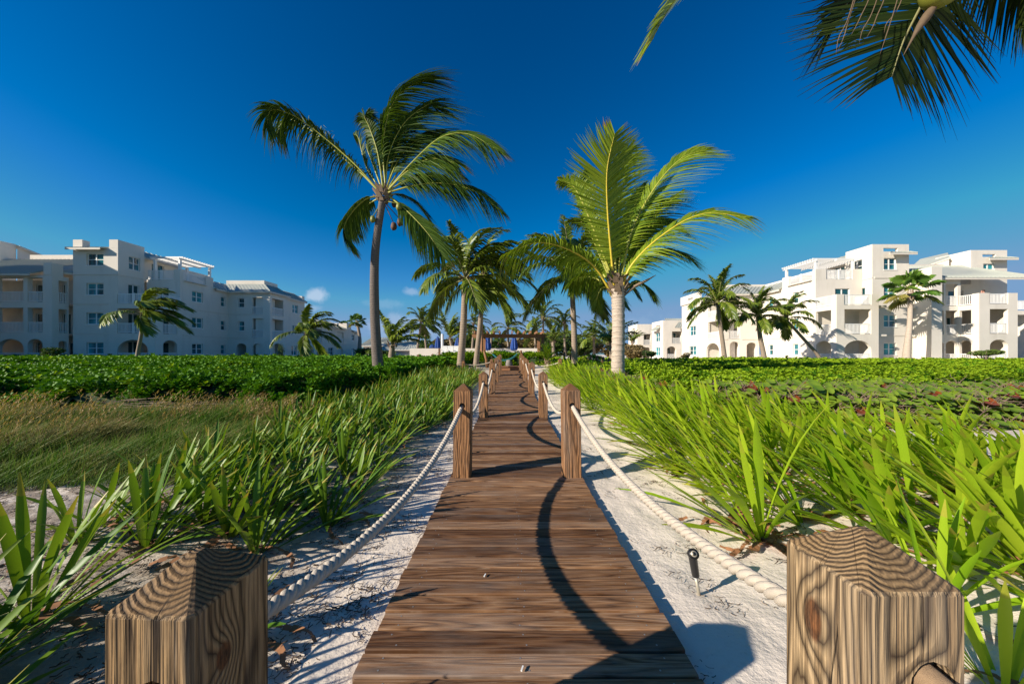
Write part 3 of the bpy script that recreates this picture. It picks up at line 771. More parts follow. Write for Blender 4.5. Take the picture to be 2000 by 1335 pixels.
# ------------------------------------------------------------------ spider lilies
def lily_mb(seed, n=15, L=.62, w=.052, lean=(0, 0), dead=0, up=.5):
    rr = random.Random(seed); mb = MB(); dm = MB()
    for i in range(n):
        a = i*2.399+rr.uniform(-.4, .4); t_ = i/n
        el = R(rr.uniform(28, 62) if t_ < up else rr.uniform(58, 84)); l = L*rr.uniform(.7, 1.12); ww = w*rr.uniform(.75, 1.1)
        d = Vector((math.cos(a)*math.cos(el)+lean[0], math.sin(a)*math.cos(el)+lean[1], math.sin(el))).normalized()
        h = Vector((d.x, d.y, 0)); h = h.normalized() if h.length > .05 else Vector((math.cos(a), math.sin(a), 0))
        bend = rr.uniform(.10, .42)*(1.3-t_); p = Vector((math.cos(a)*.02, math.sin(a)*.02, -.03)); N_ = 7; col = rr.random()
        side = Vector((-h.y, h.x, 0)); tw = rr.uniform(-.5, .5); c = []; dd = d.copy()
        prev = None
        for k in range(N_+1):
            t = k/N_
            wd = ww*(.45+1.1*t if t < .5 else 1.0)*(1 if t < .75 else max(.05, (1-t)/.25)**.7)
            wd = min(wd, ww)
            up_ = side.cross(dd)*-1; s2 = (side*math.cos(tw*t)+up_*math.sin(tw*t))
            row = (p-s2*wd*.5+up_*wd*.16, p.copy(), p+s2*wd*.5+up_*wd*.16)
            if prev: 
                cc = (col, t-.5/N_, .01)
                mb.add([*prev, *row], [(0, 1, 4, 3), (1, 2, 5, 4)], 0, cc)
            prev = row
            p = p+dd*l/N_; dd = (dd+(h*.9-Vector((0, 0, 1)))*bend*(.35+t*.9)/N_*1.5).normalized()
    for i in range(dead):
        a = rr.uniform(0, 6.28); p = Vector((0, 0, .02)); ps = [p]; hd = a
        for k in range(7):
            hd += rr.uniform(-.5, .5); p = p+Vector((math.cos(hd)*.05, math.sin(hd)*.05, 0)); p.z = .012+.02*abs(math.sin(k+i)); ps.append(p.copy())
        ps = catmull(ps, 12); wv = .017
        for k in range(12):
            s_ = (ps[k+1]-ps[k]).cross(Vector((0, 0, 1))).normalized()*wv*(1-.6*k/12); s1 = s_*.85; u_ = Vector((0, 0, .006*math.sin(k*1.1)))
            dm.add([ps[k]-s_+u_, ps[k]+s_-u_, ps[k+1]+s1-u_, ps[k+1]-s1+u_], [(0, 1, 2, 3)], 0, (0, 0, 0))
    return mb, dm
def lily_proto(seed, mt='lily', **k):
    a, b = lily_mb(seed, **k); return a.mesh('spider_lily', M[mt], True), (b.mesh('withered_leaves', M['lilydead']) if b.v else None)
PR_ = [lily_proto(i, n=rr.randint(19, 25), lean=(-.92, -.08), dead=5, L=.69, w=.039) for i in range(6)]
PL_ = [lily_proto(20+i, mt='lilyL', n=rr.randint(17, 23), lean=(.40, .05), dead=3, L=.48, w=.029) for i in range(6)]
lily_n = [0]
def put_lily(pr, x, y, sc, rz, label, group):
    o = link('spider_lily', pr[0]); o.location = (x, y, gh(x, y)); o.scale = (sc, sc, sc); o.rotation_euler = (0, 0, rz)
    if pr[1] and y < 5: link('withered_leaves', pr[1]).parent = o
    tag(o, label, 'plant', group); lily_n[0] += 1
rr = random.Random(21)
# right bed
pts_ = []
def try_pt(x, y, d, L_):
    if len(L_) < 285 and all((x-a)**2+(y-b)**2 > d*d for a, b in L_): L_.append((x, y)); return True
y_ = 0
cnt = 0
while cnt < 9000:
    cnt += 1
    y = 1.45+11.2*rr.random()**1.5; lo = 1.62+.15*math.sin(y*1.7) + (.0 if y > 2.6 else .25*(2.6-y)); hi = min(3.2+.55*max(0, 5.2-y)**1.0*.9, 5.9) if y < 5.2 else 3.5-.17*(y-5.2)
    x = rr.uniform(lo, hi)
    if x/y > 1.75: continue
    d = .25+.01*y if y < 4 else .29
    if y > 2.2 and nz2(x, y, 1.3, 77) > .48: continue
    if try_pt(x, y, d, pts_):
        far = 'far' if y > 6 else ('middle' if y > 3 else 'near')
        lab = {'far': 'small lime-green spider lily clump far along the right side of the walk', 'middle': 'bright green spider lily clump in the middle of the right bed', 'near': 'large bright green spider lily clump close by on the right sand'}[far]
        put_lily(rr.choice(PR_), x, y, rr.uniform(.85, 1.15), rr.uniform(-.5, .5), lab, 'spider lilies in the right bed, '+far)
# single hand-placed: the one with the long leaf over the sand, and those round the nearest right post
a, b = lily_mb(101, n=20, L=.80, w=.038, lean=(-.70, -.1), dead=8)
for (px, py, Y, lab) in ((1480, 1040, 1.93, 'spider lily at the sand edge with one long leaf reaching left over brown withered leaves'),
                         (1820, 1150, 1.35, 'upright spider lily directly behind the nearest right post'),
                         (1960, 1260, 1.05, 'spider lily at the right picture edge beside the nearest right post')):
    if Y < 1.5: a, b = lily_mb(int(px), n=16, L=.52, w=.028, lean=(-.15, 0), dead=3)
    o = link('spider_lily', a.mesh('spider_lily', M['lily'], True)); x = xat(px, Y); o.location = (x, Y, gh(x, Y)); link('withered_leaves', b.mesh('withered_leaves', M['lilydead'])).parent = o
    tag(o, lab, 'plant', 'spider lilies in the right bed')
for (px, Y, lab) in ((1425, 2.12, 'heap of curled brown withered leaves on the white sand, nearest the rope'), (1510, 1.85, 'curled brown withered leaves under the long-leaved lily'), (1320, 3.1, 'brown withered leaves at the edge of the right bed, farther back')):
    a, b = lily_mb(int(px)+3, n=1, L=.2, dead=11); o = link('withered_leaves', b.mesh('withered_leaves', M['lilydead'])); x = xat(px, Y); o.location = (x, Y, gh(x, Y))
    tag(o, lab, 'dead leaves', 'withered leaves on the sand')
# left bed
pts_ = []; cnt = 0
while cnt < 9000:
    cnt += 1
    y = (1.75+11.5*rr.random()**1.45) if rr.random() < .8 else rr.uniform(-1.6, 1.75); x = -rr.uniform(1.12+.10*math.sin(y*2.1), (2.3+.20*(y-2)) if y < 6 else 2.9)
    if .2 < y < 1.75 and x > -1.62*y-.42: continue
    if y <= .2 and x > -1.25: continue
    d = (.22+.015*y if y < 4 else .27) if y > 1.75 else .16
    if y > 1.7 and nz2(x, y, 1.5, 79) > (.38 if y < 3.2 else .5): continue
    if try_pt(x, y, d, pts_):
        far = 'far' if y > 6 else ('middle' if y > 3.2 else 'near')
        lab = {'far': 'small green spider lily clump far along the left side of the walk', 'middle': 'green spider lily clump in the middle of the left bed before the dune grass', 'near': 'dark green spider lily clump close by on the shaded left sand'}[far]
        put_lily(rr.choice(PL_), x, y, rr.uniform(.85, 1.15)*(1 if y > 1.75 else .95), rr.uniform(-.6, .6), lab, 'spider lilies in the left bed, '+far)
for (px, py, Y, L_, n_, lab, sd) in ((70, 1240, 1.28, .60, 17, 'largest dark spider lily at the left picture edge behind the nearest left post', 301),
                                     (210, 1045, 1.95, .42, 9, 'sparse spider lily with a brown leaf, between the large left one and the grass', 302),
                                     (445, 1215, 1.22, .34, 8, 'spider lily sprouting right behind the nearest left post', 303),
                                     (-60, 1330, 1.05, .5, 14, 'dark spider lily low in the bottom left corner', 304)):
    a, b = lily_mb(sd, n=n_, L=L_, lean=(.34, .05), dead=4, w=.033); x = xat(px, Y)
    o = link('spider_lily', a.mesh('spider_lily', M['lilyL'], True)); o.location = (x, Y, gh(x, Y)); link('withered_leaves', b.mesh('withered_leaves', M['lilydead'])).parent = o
    tag(o, lab, 'plant', 'spider lilies in the left bed')

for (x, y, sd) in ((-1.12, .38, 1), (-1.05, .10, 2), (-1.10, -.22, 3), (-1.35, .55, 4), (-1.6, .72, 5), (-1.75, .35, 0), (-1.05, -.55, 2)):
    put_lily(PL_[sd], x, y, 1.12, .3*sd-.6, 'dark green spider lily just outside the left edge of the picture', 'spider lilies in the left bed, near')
# ------------------------------------------------------------------ palms
def frond_mb(mb, rmb, pts, L, n, w, droop, wind, roll=0.0, seed=0, rad=.022, base_skip=.14, dark=0, ang=(35, 62), curl=1.0, S0=None, rag=0.0, segs=3, sidebias=0):
    rr = random.Random(seed); C = catmull(pts, max(14, n//3))
    chord = C[-1]-C[0]; h = Vector((chord.x, chord.y, 0))
    if S0 is not None: Sd = Vector(S0).normalized()
    elif h.length < .15*chord.length: Sd = Vector((1, 0, 0))
    else: Sd = h.cross(Vector((0, 0, 1))).normalized()
    k = len(C)
    rmb.tube(C, [max(.004, rad*(1-.88*i/(k-1))) for i in range(k)], 6, 0)
    wind = Vector(wind)
    for side in (-1, 1):
        for j in range(n):
            t = base_skip+(1-base_skip)*(j+rr.uniform(-.2, .2))/n
            if t >= 1: t = .999
            if rr.random() < rag: continue
            f = t*(k-1); i = min(int(f), k-2); p = C[i].lerp(C[i+1], f-i); T = (C[i+1]-C[i]).normalized()
            s_ = (Sd-T*Sd.dot(T)); s_ = s_.normalized() if s_.length > .1 else T.orthogonal().normalized()
            if roll: s_ = Matrix.Rotation(R(roll), 3, T) @ s_
            nrm = s_.cross(T).normalized()
            if nrm.z < 0: nrm = -nrm
            env = (min(1, .35+1.9*(t-base_skip)/(1-base_skip)))*(1-.72*max(0, (t-.62)/.38)**1.3)
            l = L*env*rr.uniform(.86, 1.1)
            a = R(ang[0]+(ang[1]-ang[0])*t+rr.uniform(-6, 6))
            d = (s_*side*math.cos(a)+T*math.sin(a)+nrm*.18).normalized()
            g = Vector((0, 0, -1))*droop*rr.uniform(.7, 1.2)+wind*rr.uniform(.7, 1.2)
            q = [p+d*l*u+g*l*u*u*curl for u in [x/segs for x in range(segs+1)]]
            col = max(0, min(1, rr.gauss(.45, .22)-dark)); wv = (T-d*T.dot(d))
            wv = wv.normalized()*w if wv.length > .05 else nrm*w
            wv = (wv*.85+nrm*w*rr.uniform(-.5, .5))
            for x in range(segs):
                w0 = [.75, 1, .7, .4, .3][min(x, 4)]; w1 = [1, .7, .4, .3, .2][min(x, 4)] if x < segs-1 else .06
                mb.add([q[x]-wv*w0*.5, q[x]+wv*w0*.5, q[x+1]+wv*w1*.5, q[x+1]-wv*w1*.5], [(0, 1, 2, 3)], 0, (col, (x+.6)/segs*.88+ (.10 if t > .88 else 0), .01))

def trunk_part(pts, rads, mat, parent, n=14, ring=0, name='trunk'):
    C = catmull(pts, 60 if ring else 30); k = len(C); rs = []
    L_ = sum((C[i+1]-C[i]).length for i in range(k-1)); s_ = 0
    for i in range(k):
        t = i/(k-1); f = t*(len(rads)-1); a = min(int(f), len(rads)-2); r_ = rads[a]+(rads[a+1]-rads[a])*(f-a)
        rs.append(r_)
    if ring:
        C2 = catmull(pts, int(L_/ring)*4); k = len(C2); rs2 = []
        for i in range(k):
            t = i/(k-1); f = t*(len(rads)-1); a = min(int(f), len(rads)-2); r_ = rads[a]+(rads[a+1]-rads[a])*(f-a)
            rs2.append(r_*(1+[-.05, .012, .028, .035][i % 4]))
        C, rs = C2, rs2
    mb = MB(); mb.tube(C, rs, n); return mb.build(name, mat, parent, True)

def boots(mb, c, r, n, seed, h=.45, d=Vector((0, 0, 1))):
    rr = random.Random(seed)
    for i in range(n):
        a = i*2.399+rr.uniform(-.3, .3); z = h*(i/n)**.9
        o_ = Vector((math.cos(a), math.sin(a), 0)); b = Vector(c)+o_*r*(.55+.35*math.sin(3.0*i/n))+Vector((0, 0, z-.5*h))
        e = b+(o_*rr.uniform(.5, 1.1)+Vector((0, 0, rr.uniform(.4, 1.5))))*.16; s_ = Vector((-o_.y, o_.x, 0))*rr.uniform(.05, .10); th = o_*.03
        mb.add([b-s_, b+s_, e+s_*.55, e-s_*.55, b-s_+th, b+s_+th, e+s_*.5+th*.5, e-s_*.5+th*.5], [(0, 3, 2, 1), (4, 5, 6, 7), (0, 1, 5, 4), (1, 2, 6, 5), (2, 3, 7, 6), (3, 0, 4, 7)])

def hand_palm(Y, basepx, trunkpx, rads, fr, label, bark, leafm, rachm, nl, L, w, wind, ring=0, bootr=.2, nb=18, group=None, nuts=(), rad=.03, dark=0, autos=0, crown=None, base_dz=.15, bh=.45):
    root = empty('coconut_palm', at(basepx[0], basepx[1], Y)); tag(root, label, 'palm tree', group)
    P = [at(basepx[0], basepx[1], Y)-Vector((0, 0, base_dz))]+[at(x, y, Y) for x, y in trunkpx]
    trunk_part(P, rads, bark, root, 18, ring)
    for i, spec in enumerate(fr):
        pp, dep, roll, dr = spec[:4]; opt = spec[4] if len(spec) > 4 else {}
        m_ = len(pp)-1
        Pp = [at(x, y, Y+dep*(j/m_)) for j, (x, y) in enumerate(pp)]
        a, b = MB(), MB()
        plen = sum((Pp[j+1]-Pp[j]).length for j in range(m_))
        wd = opt.get('wind', wind)
        frond_mb(a, b, Pp, opt.get('L', L/1.2)*1.25, opt.get('n', nl), w, dr*1.15, wd, roll+opt.get('roll', 32 if 'S' not in opt else 0), i*7+int(Y*10), rad, dark=dark+opt.get('dark', 0), S0=opt.get('S'), rag=opt.get('rag', .04), ang=opt.get('ang', (35, 62)), segs=4, base_skip=opt.get('skip', .16))
        fo = a.build('frond', opt.get('m', leafm), root); b.build('midrib', opt.get('r', rachm), fo, True)
    if bootr:
        mb = MB(); boots(mb, P[-1], bootr, nb, 3, bh); mb.build('leaf_base', M['boot'], root)
    for (px, py, dy, rr_, mt) in nuts:
        mb = MB(); c = at(px, py, Y+dy); mb.blob(c, (rr_, rr_, rr_*1.3), 1, .15, 14, 10); mb.tube([c+Vector((0, 0, rr_)), P[-1]-Vector((0, 0, .1))], [.012, .02], 6)
        mb.build('coconut', M[mt], root, True)
    return root
b_ = {'r': M['rachisD']}
hand_palm(11.0, (742, 757), [(733, 640), (731, 540), (735, 470), (748, 385)], [.185, .15, .135, .12, .105], [
    ([(745, 378), (690, 318), (625, 262), (572, 225), (530, 215), (520, 248)], -.6, 25, .75, {'rag': .12, 'S': (0, 1, 0), 'dark': .15}),
    ([(745, 372), (715, 325), (700, 270), (690, 262)], .9, 30, .5, {'L': .5, 'dark': .2}),
    ([(748, 368), (738, 300), (722, 250), (712, 228), (722, 224)], -.3, 0, .35, {'L': .55, 'dark': .15, 'wind': (.2, 0, -.2)}),
    ([(753, 366), (748, 280), (765, 205), (805, 165), (848, 155)], -.2, 20, .25, {'wind': (.85, 0, -.25), 'L': .95, 'S': (.4, 1, 0)}),
    ([(756, 366), (775, 290), (800, 235), (830, 215)], .8, 0, .3, {'wind': (.8, 0, -.2), 'dark': .2}),
    ([(758, 370), (812, 310), (862, 268), (915, 262), (970, 292)], -.7, 15, .70, {'L': .95, 'wind': (.35, 0, -.1), 'dark': -.12}),
    ([(757, 370), (800, 300), (845, 258), (905, 278)], .9, 0, .5, {'L': .85, 'wind': (.4, 0, 0), 'dark': .1}),
    ([(758, 376), (810, 362), (865, 358), (925, 372), (978, 412)], -.3, 15, .75, {'L': .80, 'wind': (.2, 0, 0), 'dark': .1}),
    ([(758, 382), (795, 412), (835, 455), (868, 505)], -.5, 20, .7, {'L': .75, 'wind': (.2, 0, 0)}),
    ([(757, 380), (785, 380), (812, 396), (836, 426)], .7, 0, .7, {'L': .55}),
    ([(742, 382), (712, 390), (683, 420), (672, 450), (690, 492)], -.4, 10, .6, {'L': .5, 'dark': -.25, 'wind': (.35, 0, -.1)}),
    ([(745, 384), (715, 402), (690, 428), (680, 460)], .8, 10, .6, {'L': .45, 'dark': -.1, 'wind': (.3, 0, 0)}),
    ([(757, 372), (800, 330), (850, 312), (905, 345)], 1.5, 0, .6, {'L': .75, 'dark': .15, 'wind': (.3, 0, 0)}),
    ([(752, 368), (757, 300), (778, 250), (800, 238)], 1.6, 0, .3, {'wind': (.7, 0, -.2), 'dark': .25}),
    ([(750, 366), (742, 300), (752, 240), (770, 205)], .5, 10, .4, {'L': .8, 'wind': (.7, 0, -.2), 'dark': .15}),
    ([(752, 366), (760, 300), (790, 240), (835, 205), (850, 210)], .3, 25, .35, {'L': .9, 'wind': (.8, 0, -.2), 'dark': .05}),
    ([(754, 368), (780, 310), (820, 270), (868, 262)], .4, 25, .5, {'L': .9, 'wind': (.6, 0, -.2), 'dark': .05}),
    ([(746, 370), (728, 320), (716, 285), (722, 262)], .4, 25, .4, {'L': .7, 'wind': (.3, 0, -.3), 'dark': .2}),
    ([(757, 372), (795, 335), (840, 310), (890, 318)], -.4, 25, .7, {'L': .95, 'wind': (.35, 0, -.1)}),
    ([(757, 374), (800, 350), (850, 345), (900, 372)], .5, 25, .7, {'L': .8, 'wind': (.3, 0, -.1), 'dark': .1}),
    ([(742, 376), (705, 338), (660, 300), (612, 258), (560, 232), (540, 262)], .3, 35, .7, {'rag': .25, 'dark': .15}),
    ([(756, 380), (780, 400), (800, 440), (812, 480)], 1.2, 0, .6, {'L': .6, 'dark': .1, 'wind': (.3, 0, 0)}),
], 'tallest grey-trunked coconut palm left of the walk, fronds blown to the right with coconuts', M['trunkA'], M['frond'], M['rachis'], 105, 1.05, .055, (.25, 0, 0),
    bootr=.16, nb=22, nuts=((728, 428, -.15, .085, 'coconut'), (779, 404, -.2, .095, 'coconut'), (769, 442, 0, .10, 'coconutb'), (781, 434, .15, .10, 'coconutb'), (770, 398, .2, .09, 'coconutb')), rad=.030, bh=.4)
Yr = {'r': M['rachisY']}
hand_palm(10.0, (1207, 768), [(1207, 700), (1208, 640), (1207, 585), (1207, 560)], [.205, .185, .18, .18, .24], [
    ([(1200, 560), (1192, 480), (1186, 400), (1186, 330), (1200, 262)], -1.2, 0, .10, {'S': (1, .25, 0), 'L': 1.22, 'ang': (8, 55), 'n': 105, 'r': M['rachisY'], 'dark': -.25, 'wind': (.12, 0, .05), 'rag': 0}),
    ([(1196, 576), (1160, 520), (1105, 485), (1045, 474), (985, 500)], -1.0, 10, .72, {'L': .9, 'r': M['rachisY'], 'n': 90}),
    ([(1214, 572), (1232, 520), (1290, 462), (1370, 418), (1465, 424)], -.9, 12, .45, {'L': .95, 'r': M['rachisY'], 'n': 90, 'wind': (.35, 0, -.1)}),
    ([(1210, 560), (1235, 450), (1280, 365), (1330, 310), (1378, 292)], -.2, 20, .25, {'L': .85, 'wind': (.55, 0, -.1)}),
    ([(1211, 560), (1245, 470), (1290, 410), (1335, 372)], .9, 10, .4, {'L': .7, 'wind': (.4, 0, -.1), 'dark': .3}),
    ([(1202, 560), (1172, 480), (1140, 400), (1118, 362), (1092, 352)], .3, 10, .35, {'L': .6, 'wind': (.3, 0, 0)}),
    ([(1204, 560), (1200, 440), (1208, 340), (1235, 285)], .8, 0, .2, {'L': .85, 'wind': (.35, 0, 0), 'dark': .15, 'S': (1, .3, 0)}),
    ([(1200, 562), (1160, 470), (1140, 380), (1148, 330)], 1.2, 0, .2, {'L': .75, 'wind': (.3, 0, 0), 'dark': .2, 'S': (1, .3, 0)}),
    ([(1212, 565), (1262, 510), (1310, 488), (1345, 505)], 1.3, 0, .6, {'L': .7, 'dark': .3, 'wind': (.3, 0, 0)}),
    ([(1214, 578), (1238, 552), (1258, 556), (1275, 580)], .4, 0, .7, {'L': .42, 'dark': .35, 'wind': (.15, 0, 0)}),
    ([(1198, 580), (1172, 548), (1140, 540), (1110, 556)], 1.0, 0, .7, {'L': .55, 'dark': .2}),
    ([(1200, 572), (1180, 560), (1168, 575), (1163, 600)], .3, 0, .5, {'L': .35, 'dark': .3}),
    ([(1206, 560), (1230, 450), (1255, 400), (1290, 385)], 1.8, 0, .3, {'L': .8, 'dark': .25, 'wind': (.4, 0, 0)}),
    ([(1212, 562), (1240, 490), (1270, 440), (1310, 430)], .5, 20, .5, {'L': .85, 'dark': .25, 'wind': (.35, 0, -.1)}),
    ([(1206, 560), (1215, 470), (1240, 400), (1262, 360)], .9, 0, .3, {'L': .9, 'dark': .3, 'wind': (.4, 0, -.1)}),
    ([(1200, 566), (1165, 520), (1130, 500), (1090, 505)], 1.2, 20, .6, {'L': .8, 'dark': .2}),
    ([(1202, 560), (1175, 500), (1150, 450), (1140, 400)], .7, 10, .4, {'L': .8, 'dark': .1, 'wind': (.3, 0, 0)}),
    ([(1202, 560), (1180, 470), (1165, 440), (1110, 430)], 1.5, 0, .5, {'L': .8, 'dark': .1, 'wind': (.2, 0, 0)}),
], 'short thick coconut palm with pale ringed trunk and yellow midribs right of the walk', M['trunkB'], M['frondlit'], M['rachis'], 105, 1.08, .055, (.25, 0, 0), ring=.155, bootr=.26, nb=34, rad=.038, bh=.62)
# dried flower sheath on that palm
o_ = [o for o in bpy.data.objects if o.name.startswith('coconut_palm')][-1]
mb = MB(); mb.tube([at(1218, 578, 9.9), at(1238, 560, 9.85), at(1262, 548, 9.8), at(1281, 537, 9.8)], [.02, .05, .035, .008], 8); mb.build('dry_sheath', M['boot'], o_, True)

def auto_palm(px, py, cpx, cpy, Y, rad, label, seed, wind=.35, lean=0, nf=17, group=None, leafm='frondfar', tr=.15, mid=None, dark=0, young=False, nl=26, name='coconut_palm', lw=.085):
    """palm whose crown radius is rad (photo pixels)"""
    rr = random.Random(seed); r_ = rad/F*Y; root = empty(name, at(px, py, Y)); tag(root, label, 'palm tree', group)
    top = at(cpx, cpy, Y); bot = at(px, py, Y); m_ = at(*(mid or ((px+cpx)/2+(cpx-px)*.12, (py+cpy)/2)), Y)
    trunk_part([bot-Vector((0, 0, .3)), bot+(m_-bot)*.4, m_, top], [tr*1.15, tr*.9, tr*.85, tr*.7], M['trunkC'], root, 10)
    a, b = MB(), MB(); segn = 8
    for i in range(nf):
        az = i*2.399+rr.uniform(-.25, .25); el = R([78, 62, 48, 30, 12, -12][min(5, i*6//nf)]+rr.uniform(-8, 8))
        if young: el = R(rr.uniform(35, 80))
        d = Vector((math.cos(az)*math.cos(el), math.sin(az)*math.cos(el), math.sin(el))); d.x += wind*.5; d.normalize()
        L_ = r_*1.12*rr.uniform(.85, 1.1); p = top.copy(); P = [p.copy()]
        for k in range(5):
            p = p+d*L_/5; P.append(p.copy()); d = (d+Vector((wind*.28, 0, -.30-.10*k*(1 if el > 0 else .6)))*(.8 if not young else .55)).normalized()
        frond_mb(a, b, P, r_*.29, int(nl*1.2), (lw*r_/2.2+.02)*1.15, .65, (wind*.5, 0, 0), 0, seed*31+i, .03*r_/2, dark=dark+rr.uniform(-.12, .12), segs=2, rag=.03)
    c = a.build('crown', M[leafm], root); b.build('midrib', M['rachisD'], c)
    mb = MB(); boots(mb, top-Vector((0, 0, .05)), tr*1.2, 12, seed, .35); mb.build('leaf_base', M['boot'], root)
    return root
MIDW = 'mid-distance palms beside the walk'
auto_palm(897, 742, 909, 545, 17.0, 118, 'leaning palm with swollen trunk, third from the left of the tall ones, by the boardwalk', 51, .28, nf=18, nl=44, tr=.20, mid=(905, 640), lw=.05, group=MIDW)
auto_palm(928, 724, 944, 540, 20.0, 108, 'slender palm right behind the leaning one left of the boardwalk', 52, .42, nf=18, nl=40, tr=.17, mid=(938, 630), lw=.055, group=MIDW)
auto_palm(1123, 732, 1116, 540, 17.0, 125, 'slim grey-trunked palm between the boardwalk and the thick ringed palm', 53, .15, nf=19, nl=44, tr=.17, mid=(1121, 640), lw=.05, group=MIDW, dark=.1)
LBP = 'palms before the left building'
auto_palm(267, 697, 280, 612, 24, 72, 'palm bent right by wind in front of the left building balconies', 61, 1.15, nf=17, nl=34, tr=.12, group=LBP)
auto_palm(591, 702, 600, 652, 24, 62, 'wind-blown palm by the far wing of the left building', 62, .55, nf=16, nl=32, tr=.12, group=LBP)
RBP = 'palms before the right building'
auto_palm(1416, 702, 1402, 594, 29, 68, 'tallest of the three coconut palms before the right building, furthest left', 63, .05, nf=19, nl=34, tr=.19, group=RBP, mid=(1409, 650))
auto_palm(1494, 702, 1480, 618, 29, 58, 'middle palm of three before the right building, trunk leaning left', 64, -.1, nf=17, nl=32, tr=.2, group=RBP)
auto_palm(1608, 704, 1534, 622, 31, 56, 'strongly leaning palm before the right building with shadow on the wall', 65, -.05, nf=17, nl=32, tr=.15, group=RBP, mid=(1572, 664))
MP = 'palms in the middle distance'
for i, (px, py, cx, cy, Y, rad, wd, lab, yg) in enumerate((
    (764, 700, 766, 674, 20, 66, .55, 'short stocky palm with upswept fronds just right of the tall palm trunk', True),
    (814, 684, 822, 628, 42, 42, .25, 'left one of the twin thin palms above the white roof', False),
    (833, 688, 829, 636, 44, 36, .4, 'right one of the twin thin palms above the white roof', False),
    (888, 692, 879, 660, 34, 54, .5, 'dense dark palm left of the leaning trunk', True),
    (922, 686, 925, 632, 40, 34, .35, 'palm between the leaning trunk and the slender palm', False),
    (957, 688, 960, 655, 48, 22, .3, 'small far palm behind the left end of the pergola', False),
    (993, 690, 992, 642, 38, 40, .3, 'palm rising behind the middle of the pergola', False),
    (1046, 690, 1045, 650, 42, 36, .1, 'low palm behind the right end of the pergola', False),
    (1060, 690, 1061, 622, 38, 44, .2, 'tallest palm above the right end of the pergola', False),
    (1104, 692, 1102, 630, 40, 34, .1, 'palm left of the slim grey trunk', False),
    (1161, 690, 1160, 660, 38, 40, .0, 'palm between the slim grey trunk and the ringed trunk', False),
    (1196, 694, 1192, 672, 26, 62, -.1, 'low spreading palm behind the thick ringed trunk', True),
    (1226, 694, 1236, 668, 45, 26, .0, 'small palm at the near end of the white terrace wall right of the ringed trunk', True),
    (1082, 700, 1080, 668, 33, 34, .1, 'bushy young palm right of the pergola', True))):
    auto_palm(px, py, cx, cy, Y, rad, lab, 70+i, wd, nf=15, nl=22, tr=.15 if not yg else .2, group=MP, young=yg, dark=.0)
auto_palm(1070, 714, 1070, 706, 18, 34, 'small yellow-green young palm beside the far rope', 90, .05, nf=13, nl=22, tr=.08, leafm='lily', young=True, name='young_palm')

# overhead palm reaching in from the right
root = empty('coconut_palm', (8, 3.4, 0)); tag(root, 'overhead palm with dark fronds and a green coconut hanging in at the top right', 'palm tree')
trunk_part([(8, 3.4, -.2), (7.6, 3.3, 2.0), (6.8, 3.2, 3.8), (5.4, 3.05, 4.75), (4.25, 2.95, 4.8)], [.2, .17, .15, .14, .15], M['trunkA'], root, 16)
c = Vector((4.15, 2.95, 4.72))
for i, (pp, L_, n_, wd, S0, dk, mt, skip) in enumerate((
    ([c, at(1835, -60, 3.0), at(1800, 10, 3.05), at(1765, 80, 3.1), at(1742, 150, 3.15)], 1.0, 84, (0, 0, 0), (1, 0, -.25), .2, 'frondshade', .05),
    ([c, at(1790, -80, 3.2), at(1720, -50, 3.3), at(1660, 0, 3.35), at(1620, 60, 3.4)], .62, 80, (0, 0, -.1), (.7, .6, 0), .1, 'frondshade', .12),
    ([c, at(1880, -75, 3.0), at(1940, -70, 3.05), at(2000, -30, 3.1), at(2020, 10, 3.1)], .50, 80, (0, 0, -.7), (.1, 1, 0), .1, 'frondshade', .08),
    ([c, (3.6, 3.2, 5.4), (2.6, 3.3, 5.35), (1.85, 3.3, 4.75), at(1305, 20, 3.3), at(1272, 80, 3.3)], .50, 95, (-.15, 0, -.25), (0, 1, 0), -.35, 'frondlit', .14),
    ([c, (4.8, 2.6, 5.6), (5.6, 2.0, 5.9), (6.4, 1.4, 5.5)], .7, 50, (0, 0, 0), None, .2, 'frond', .14),
    ([c, (4.2, 2.2, 5.5), (4.2, 1.2, 5.7), (4.1, .2, 5.2)], .7, 50, (0, 0, 0), None, .2, 'frond', .14),
    ([c, (4.6, 3.8, 5.4), (5.2, 4.8, 5.9), (5.8, 5.8, 6.2)], .7, 50, (0, 0, 0), None, .2, 'frond', .14),
    ([c, (3.4, 2.4, 5.3), (2.6, 1.8, 5.7), (1.8, 1.2, 5.6)], .6, 50, (0, 0, 0), None, .2, 'frond', .14))):
    a, b = MB(), MB()
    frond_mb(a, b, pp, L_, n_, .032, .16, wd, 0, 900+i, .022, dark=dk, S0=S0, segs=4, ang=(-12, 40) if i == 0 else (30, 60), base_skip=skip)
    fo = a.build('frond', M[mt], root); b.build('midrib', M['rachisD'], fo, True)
mb = MB(); mb.blob(at(1842, -22, 2.9), (.14, .14, .13), 1, .05, 20, 14); mb.build('coconut', M['coconut'], root, True)
mb = MB(); mb.tube(catmull([at(1835, 0, 2.95), at(1812, 30, 2.95), at(1790, 62, 2.95), at(1765, 108, 2.95)], 14), [.02, .022, .026, .03, .034, .036, .034, .03, .026, .02, .014, .01, .007, .004, .002], 8)
mb.build('dry_sheath', M['sheath'], root, True)
rr = random.Random(2)
mb = MB()
for k in range(7):
    x0 = 1650+k*17+rr.uniform(-8, 8); l_ = rr.uniform(50, 110); p = [at(x0+20, -40, 2.9), at(x0+10, 0, 2.9), at(x0-3, l_*.4, 2.92), at(x0-14+rr.uniform(-6, 6), l_*.7, 2.93), at(x0-24, l_, 2.95)]
    mb.tube(catmull(p, 10), [.004]*8+[.003, .002, .001], 5)
mb.build('flower_stalk', M['sheath'], root, True)

